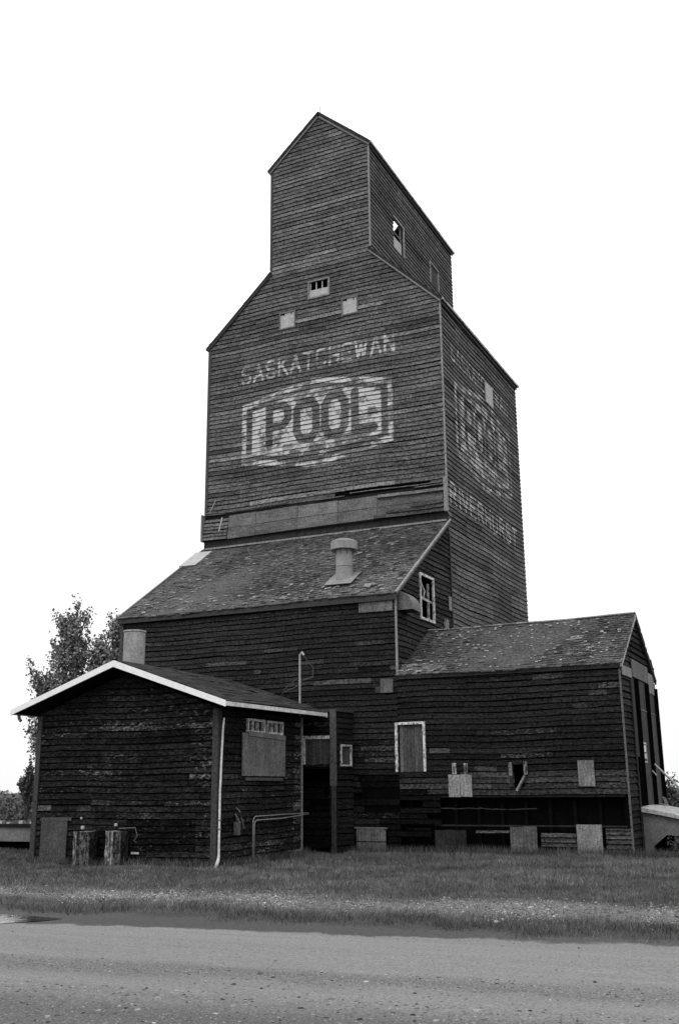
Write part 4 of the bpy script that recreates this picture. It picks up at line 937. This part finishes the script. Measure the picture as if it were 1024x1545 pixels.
# ------------------------------------------------------------------ plants
def leaf_cloud(mb, centers, radii, n, size, rng, squash=1.0):
    c = np.asarray(centers)[rng.integers(0, len(centers), n)]; 
    return c
def make_leaves(name, P, size, mat, parent, org, rng, tone=(.6, 1.5)):
    n = len(P); d = rng.normal(size=(n, 3)); d /= np.linalg.norm(d, axis=1)[:, None]; e = np.cross(d, rng.normal(size=(n, 3))); e /= np.linalg.norm(e, axis=1)[:, None]
    sz = size * rng.uniform(.6, 1.35, n)[:, None]; A = P - d * sz * .5; B = P + e * sz * .38; Cc = P + d * sz * .5; D = P - e * sz * .38
    V = np.stack([A, B, Cc, D], 1).reshape(-1, 3); V = (V - np.array(org)) * K
    me = bpy.data.meshes.new(name); me.vertices.add(4 * n); me.loops.add(4 * n); me.polygons.add(n)
    me.vertices.foreach_set('co', V.ravel().astype(np.float32)); me.loops.foreach_set('vertex_index', np.arange(4 * n, dtype=np.int32))
    me.polygons.foreach_set('loop_start', np.arange(0, 4 * n, 4, dtype=np.int32)); me.update(calc_edges=True); me.validate()
    me.materials.append(mat); o = bpy.data.objects.new(name, me); C.objects.link(o); o.parent = parent; return o
def poplar(org, height, limbs, label, seed, spread=.30, leaves=9000, lsize=.11, group='trees behind the office', low=.2):
    rng = np.random.default_rng(seed); rnd = random.Random(seed); root = thing('poplar_tree', org, label, 'tree', group)
    mb = MB(); O = Vector(org); twigs = []
    mb.tube([O + Vector((0, 0, -.2)), O + Vector((.05, 0, height * .3)), O + Vector((0, .05, height * .6)), O + Vector((.05, 0, height * .97))], [.16, .12, .07, .012], 8)
    br = [(O + Vector((0, 0, height * .3)), O + Vector((.03, 0, height)), 1.0)]
    for i in range(limbs):
        t = low + (.85 - low) * i / limbs; a = rnd.uniform(0, 6.28); L_ = height * (.50 - .38 * t) * rnd.uniform(.8, 1.15); out = L_ * rnd.uniform(spread * .6, spread * 1.5)
        p = O + Vector((0, 0, height * t)); q = p + Vector((math.cos(a) * out, math.sin(a) * out, L_ * .86)); m_ = (p + q) / 2 + Vector((math.cos(a), math.sin(a), 0)) * out * .18
        mb.tube([p, m_, q], [.05, .03, .008], 6); br.append((m_, q, .8)); 
        for j in range(7):
            u = rnd.uniform(.25, 1); s = p.lerp(q, u) + Vector((math.cos(a), math.sin(a), 0)) * out * .12; b_ = a + rnd.uniform(-1.6, 1.6); l2 = L_ * .30 * rnd.uniform(.5, 1.2)
            e = s + Vector((math.cos(b_) * l2 * .5, math.sin(b_) * l2 * .5, l2 * .8)); mb.tube([s, e], [.015, .004], 4); br.append((s, e, .5))
    mb.build('trunk', M['bark'], root, org)
    Ls = np.array([(b - a).length * (1 if w_ < .9 else .35) for a, b, w_ in br]); idx = rng.choice(len(br), leaves, p=Ls / Ls.sum()); A = np.array([tuple(a) for a, b, w_ in br]); B = np.array([tuple(b) for a, b, w_ in br])
    u = rng.uniform(0, 1.03, leaves)[:, None]; P = A[idx] * (1 - u) + B[idx] * u; P += rng.normal(size=P.shape) * (.16 * (1.15 - u * .75))
    make_leaves('crown', P, lsize, M['leaf'], root, org, rng); return root
poplar((-28.5, 34.0, 0), 8.8, 30, 'taller leafy poplar with ragged crown behind the office left roof slope', 3, .27, 9500, .125)
poplar((-29.6, 33.8, 0), 6.3, 16, 'lower leafy poplar at the far side of the taller one, left of office', 7, .13, 3600, .12)
poplar((-26.9, 34.6, 0), 8.5, 24, 'dense poplar between the taller poplar and the annex wall', 5, .22, 10500, .125)
def shrub(org, r, h, label, seed, n=2500, lsize=.10, name='shrub', group=None, stems=7, cat='shrub'):
    rng = np.random.default_rng(seed); rnd = random.Random(seed); root = thing(name, org, label, cat, group); mb = MB(); O = Vector(org); seg_ = []
    for i in range(stems):
        a = rnd.uniform(0, 6.28); e = O + Vector((math.cos(a) * r * rnd.uniform(.2, 1), math.sin(a) * r * rnd.uniform(.2, 1), h * rnd.uniform(.6, 1))); m_ = O.lerp(e, .5) + Vector((0, 0, h * .12))
        mb.tube([O + Vector((0, 0, -.1)), m_, e], [.03, .018, .004], 5); seg_.append((m_, e))
        for j in range(5):
            s = O.lerp(m_, rnd.uniform(.3, 1)).lerp(e, rnd.uniform(0, .8)); q = s + Vector((rnd.uniform(-1, 1) * r * .35, rnd.uniform(-1, 1) * r * .35, rnd.uniform(.1, .3) * h)); mb.tube([s, q], [.008, .003], 4); seg_.append((s, q))
    mb.build('stem', M['bark'], root, org); A = np.array([tuple(a) for a, b in seg_]); B = np.array([tuple(b) for a, b in seg_]); ix = rng.integers(0, len(seg_), n); u = rng.uniform(0, 1, n)[:, None]
    P = A[ix] * (1 - u) + B[ix] * u + rng.normal(size=(n, 3)) * r * .10; P = P[P[:, 2] > org[2] + .02]
    make_leaves('foliage', P, lsize, M['leaf2'], root, org, rng); return root
shrub((-30.9, 34.5, 0), .55, 2.3, 'bare-stemmed shrub under the poplars beside the left office corner', 21, 2200, .12)
shrub((-41.5, 42, -.2), 1.3, 2.7, 'sparse pale shrub at the left edge beyond the low deck', 22, 900, .14, stems=12)
shrub((-44.2, 43, -.2), 1.6, 3.4, 'small round tree cut by the left edge beyond low deck', 24, 2600, .16)
shrub((-3.75, 24.7, .15), .8, 1.15, 'dark scrubby bush behind the ramp near the boarded shed door', 23, 3200, .06)
shrub((-2.85, 20.1, 0), .38, .42, 'weedy plant in the dark hole under the ramp', 25, 700, .05, name='weed', cat='weed')
# brush belt far left
rng = np.random.default_rng(55); n = 26000
X = rng.uniform(-75, -22, n); Y = 46 + rng.normal(0, 1.2, n) + (X + 40) * -.1; hh = .75 + .35 * np.sin(X * .8) + .3 * np.sin(X * 2.3 + 1); Z = -.4 + rng.uniform(0, 1, n) ** .8 * (hh + .55)
root = bpy.data.objects.new('scrub_belt', None); C.objects.link(root); root['kind'] = 'stuff'; root['label'] = 'low band of grey scrub along the horizon at left'; root['category'] = 'scrub'
make_leaves('foliage', np.stack([X, Y, Z], -1), .2, M['leaf2'], root, (0, 0, 0), rng)

# ------------------------------------------------------------------ grass blades
def grass_mat():
    m, t, b = newmat('grass_blades', .75, .12); g = G(t)
    n = g.noise(.9, g.map((.5, 1.4, 1)), 5, .6); f = g.noise(30, None, 2)
    v = g.m('MULTIPLY', .112, g.attr('tone')); v = g.m('MULTIPLY', v, g.rng(n, .3, .7, .72, 1.3)); v = g.m('MULTIPLY', v, g.rng(f, .3, .7, .75, 1.25))
    g.L(v, b.inputs['Base Color']); return m
def blades(name, P, H_, W_, tone, seed):
    rng = np.random.default_rng(seed); n = len(P); a = rng.uniform(0, 2 * np.pi, n); lean = rng.normal(0, .45, (n, 2)) * H_[:, None]
    dx = np.cos(a) * W_ / 2; dy = np.sin(a) * W_ / 2
    A = P.copy(); A[:, 0] -= dx; A[:, 1] -= dy; B = P.copy(); B[:, 0] += dx; B[:, 1] += dy; Tt = P.copy(); Tt[:, :2] += lean; Tt[:, 2] += H_
    V = np.stack([A, B, Tt], 1).reshape(-1, 3) * K
    me = bpy.data.meshes.new(name); me.vertices.add(3 * n); me.loops.add(3 * n); me.polygons.add(n)
    me.vertices.foreach_set('co', V.ravel().astype(np.float32)); me.loops.foreach_set('vertex_index', np.arange(3 * n, dtype=np.int32))
    me.polygons.foreach_set('loop_start', np.arange(0, 3 * n, 3, dtype=np.int32)); me.update(calc_edges=True)
    at_ = me.attributes.new('tone', 'FLOAT', 'POINT'); at_.data.foreach_set('value', np.repeat(tone, 3).astype(np.float32))
    me.materials.append(M['grass']); o = bpy.data.objects.new(name, me); C.objects.link(o); return o
M['grass'] = grass_mat()
rng = np.random.default_rng(101)
def sm(x, y, f, s):     # cheap smooth noise
    return np.sin(x * f + 1.3 * np.sin(y * f * .7 + s)) * np.sin(y * f * 1.1 + 1.7 * np.sin(x * f * .6 + s * 2))
n = 520000; x = rng.uniform(-24, 3.5, n); T = 11.2 + (rng.uniform(0, 1, n) ** 1.0) * 11.7; y = T + .116 * x; T = Tg_of(x, y)
cov = np.ones(n); wob = .25 * sm(x, y, 1.3, 1) + .15 * sm(x, y, 4.1, 2)
Tn = T + wob
cov *= np.clip((Tn - 12.15 - .25 * np.clip((-9.0 - x) / .8, 0, 1) + .25) / .45, 0, 1) ** 1.6
gv = np.clip(1 - np.abs(Tn - 13.2) / np.interp(x, [-11, -5, 0], [.24, .40, .48]), 0, 1); cov *= 1 - .86 * np.minimum(1, gv * 1.6)
inside = ((x > OL) & (x < OR_) & (y > O0) & (y < O1)) | ((x > TL) & (x < DR) & (y > A0 + .15)) | ((x > PX0) & (x < PX1) & (y > PY)) | ((x > DR) & (x < .5) & (y > 20.5) & (y < 23.2))
keep = (rng.uniform(0, 1, n) < cov) & ~inside & (y < 27); x, y, T, Tn = x[keep], y[keep], T[keep], Tn[keep]
depth = (y * math.cos(R(YAW)) + x * math.sin(R(YAW))); lat = (x * math.cos(R(YAW)) - y * math.sin(R(YAW))); vis = (np.abs(lat) < depth * .38 + 1.5); x, y, T, Tn = x[vis], y[vis], T[vis], Tn[vis]
patch = sm(x, y, 2.1, 3) * .5 + sm(x, y, 6.3, 4) * .35
h = .035 + .025 * rng.uniform(0, 1, len(x)) + .03 * np.clip(patch, 0, 1) + .05 * np.clip(T - 17.5, 0, 1.6) / 1.6
h = np.where(np.abs(Tn - 13.25) < .5, h * .7, h); near = (np.abs(y - (A0 - .12)) < .28) & (x > -9.5) | ((np.abs(y - (O0 - .1)) < .22) & (x > OL) & (x < OR_)) | ((np.abs(x - (OR_ + .12)) < .2) & (y > O0) & (y < O1))
h = np.where(near, h + rng.uniform(0, .13, len(x)), h); edge = np.abs(Tn - 12.3) < .22; h = np.where(edge, h + rng.uniform(0, .05, len(x)), h)
z = ground_z(x, y) - .005; tone = np.clip(rng.normal(1, .38, len(x)), .3, 2.2) * (1 + .45 * patch) * (1 + .3 * sm(x, y, 11.0, 6)) * np.where(edge | near, .7, 1)
kind(blades('grass', np.stack([x, y, z], -1), h, np.where(depth[vis] > 16, .011, .008), tone, 1), 'stuff')

# ------------------------------------------------------------------ stones of the road and verge
def stones(name, P, S, mat, seed):
    rng = np.random.default_rng(seed); n = len(P)
    base = np.array([(1, 0, 0), (0, 1, 0), (-1, 0, 0), (0, -1, 0), (.6, .6, .55), (-.6, .6, .6), (-.55, -.6, .5), (.6, -.55, .6), (0, 0, .8)], float)
    faces = [(0, 1, 4), (1, 5, 4), (1, 2, 5), (2, 6, 5), (2, 3, 6), (3, 7, 6), (3, 0, 7), (0, 4, 7), (4, 5, 8), (5, 6, 8), (6, 7, 8), (7, 4, 8)]
    B = base[None] * (1 + rng.normal(0, .22, (n, 9, 1))) * (S[:, None, None]) * rng.uniform(.6, 1.25, (n, 1, 3))
    a = rng.uniform(0, 6.28, n); c, s = np.cos(a)[:, None], np.sin(a)[:, None]; X_ = B[..., 0] * c - B[..., 1] * s; Y_ = B[..., 0] * s + B[..., 1] * c
    V = np.stack([X_, Y_, B[..., 2] * .75], -1) + P[:, None]; V = V.reshape(-1, 3) * K
    f = (np.array(faces)[None] + (np.arange(n) * 9)[:, None, None]).reshape(-1); m_ = len(f)
    me = bpy.data.meshes.new(name); me.vertices.add(9 * n); me.loops.add(m_); me.polygons.add(m_ // 3); me.vertices.foreach_set('co', V.ravel().astype(np.float32))
    me.loops.foreach_set('vertex_index', f.astype(np.int32)); me.polygons.foreach_set('loop_start', np.arange(0, m_, 3, dtype=np.int32)); me.update(calc_edges=True)
    at_ = me.attributes.new('tone', 'FLOAT', 'POINT'); at_.data.foreach_set('value', np.repeat(np.clip(rng.normal(.95, .55, n), .15, 2.6), 9).astype(np.float32))
    me.materials.append(mat); o = bpy.data.objects.new(name, me); C.objects.link(o); return kind(o, 'stuff')
def stone_mat():
    m, t, b = newmat('stones', .9, .15); g = G(t); v = g.m('MULTIPLY', .19, g.attr('tone')); v = g.m('MULTIPLY', v, g.rng(g.noise(40, None, 3), .3, .7, .75, 1.25)); g.L(v, b.inputs['Base Color']); return m
SM = stone_mat(); SM.node_tree.nodes['Math'].inputs[0].default_value = .15; rng = np.random.default_rng(202)
n = 34000; x = rng.uniform(-12, 3, n); T = np.where(rng.uniform(0, 1, n) < .55, rng.uniform(4.8, 7.9, n), np.where(rng.uniform(0, 1, n) < .45, rng.normal(8.65, .30, n), rng.uniform(7.5, 11.3, n)))
y = T + .116 * x; S = rng.lognormal(-5.0, .48, n) * np.where((T < 7.9), 1.15, .8); pr = np.where((T > 9.2) & (T < 11.0), .45, 1); k = (rng.uniform(0, 1, n) < pr) & (y > 3); S = S[k]; x = x[k]; y = y[k]
stones('gravel', np.stack([x, y, ground_z(x, y) - S * .25], -1), S, SM, 1)
n = 42000; x = rng.uniform(-16, 2.5, n); x = x[(sm(x, x * .3, 3.1, 5) + .5 * sm(x, x, 9.0, 2) + rng.normal(0, .5, n)) > .05]; n = len(x); T = 13.2 + rng.normal(0, 1, n) * np.interp(x, [-11, -5, 0], [.14, .24, .32]) - .25 * sm(x, x * .1 + 12, 1.3, 1) - .095 * np.clip(x + 9.3, -6, 12); y = T + .116 * x; S = rng.lognormal(-4.95, .42, n)
SM2 = stone_mat(); SM2.name = 'pale_stones'; SM2.node_tree.nodes['Math'].inputs[0].default_value = .23
stones('gravel', np.stack([x, y, ground_z(x, y) - S * .15], -1), S, SM2, 2)
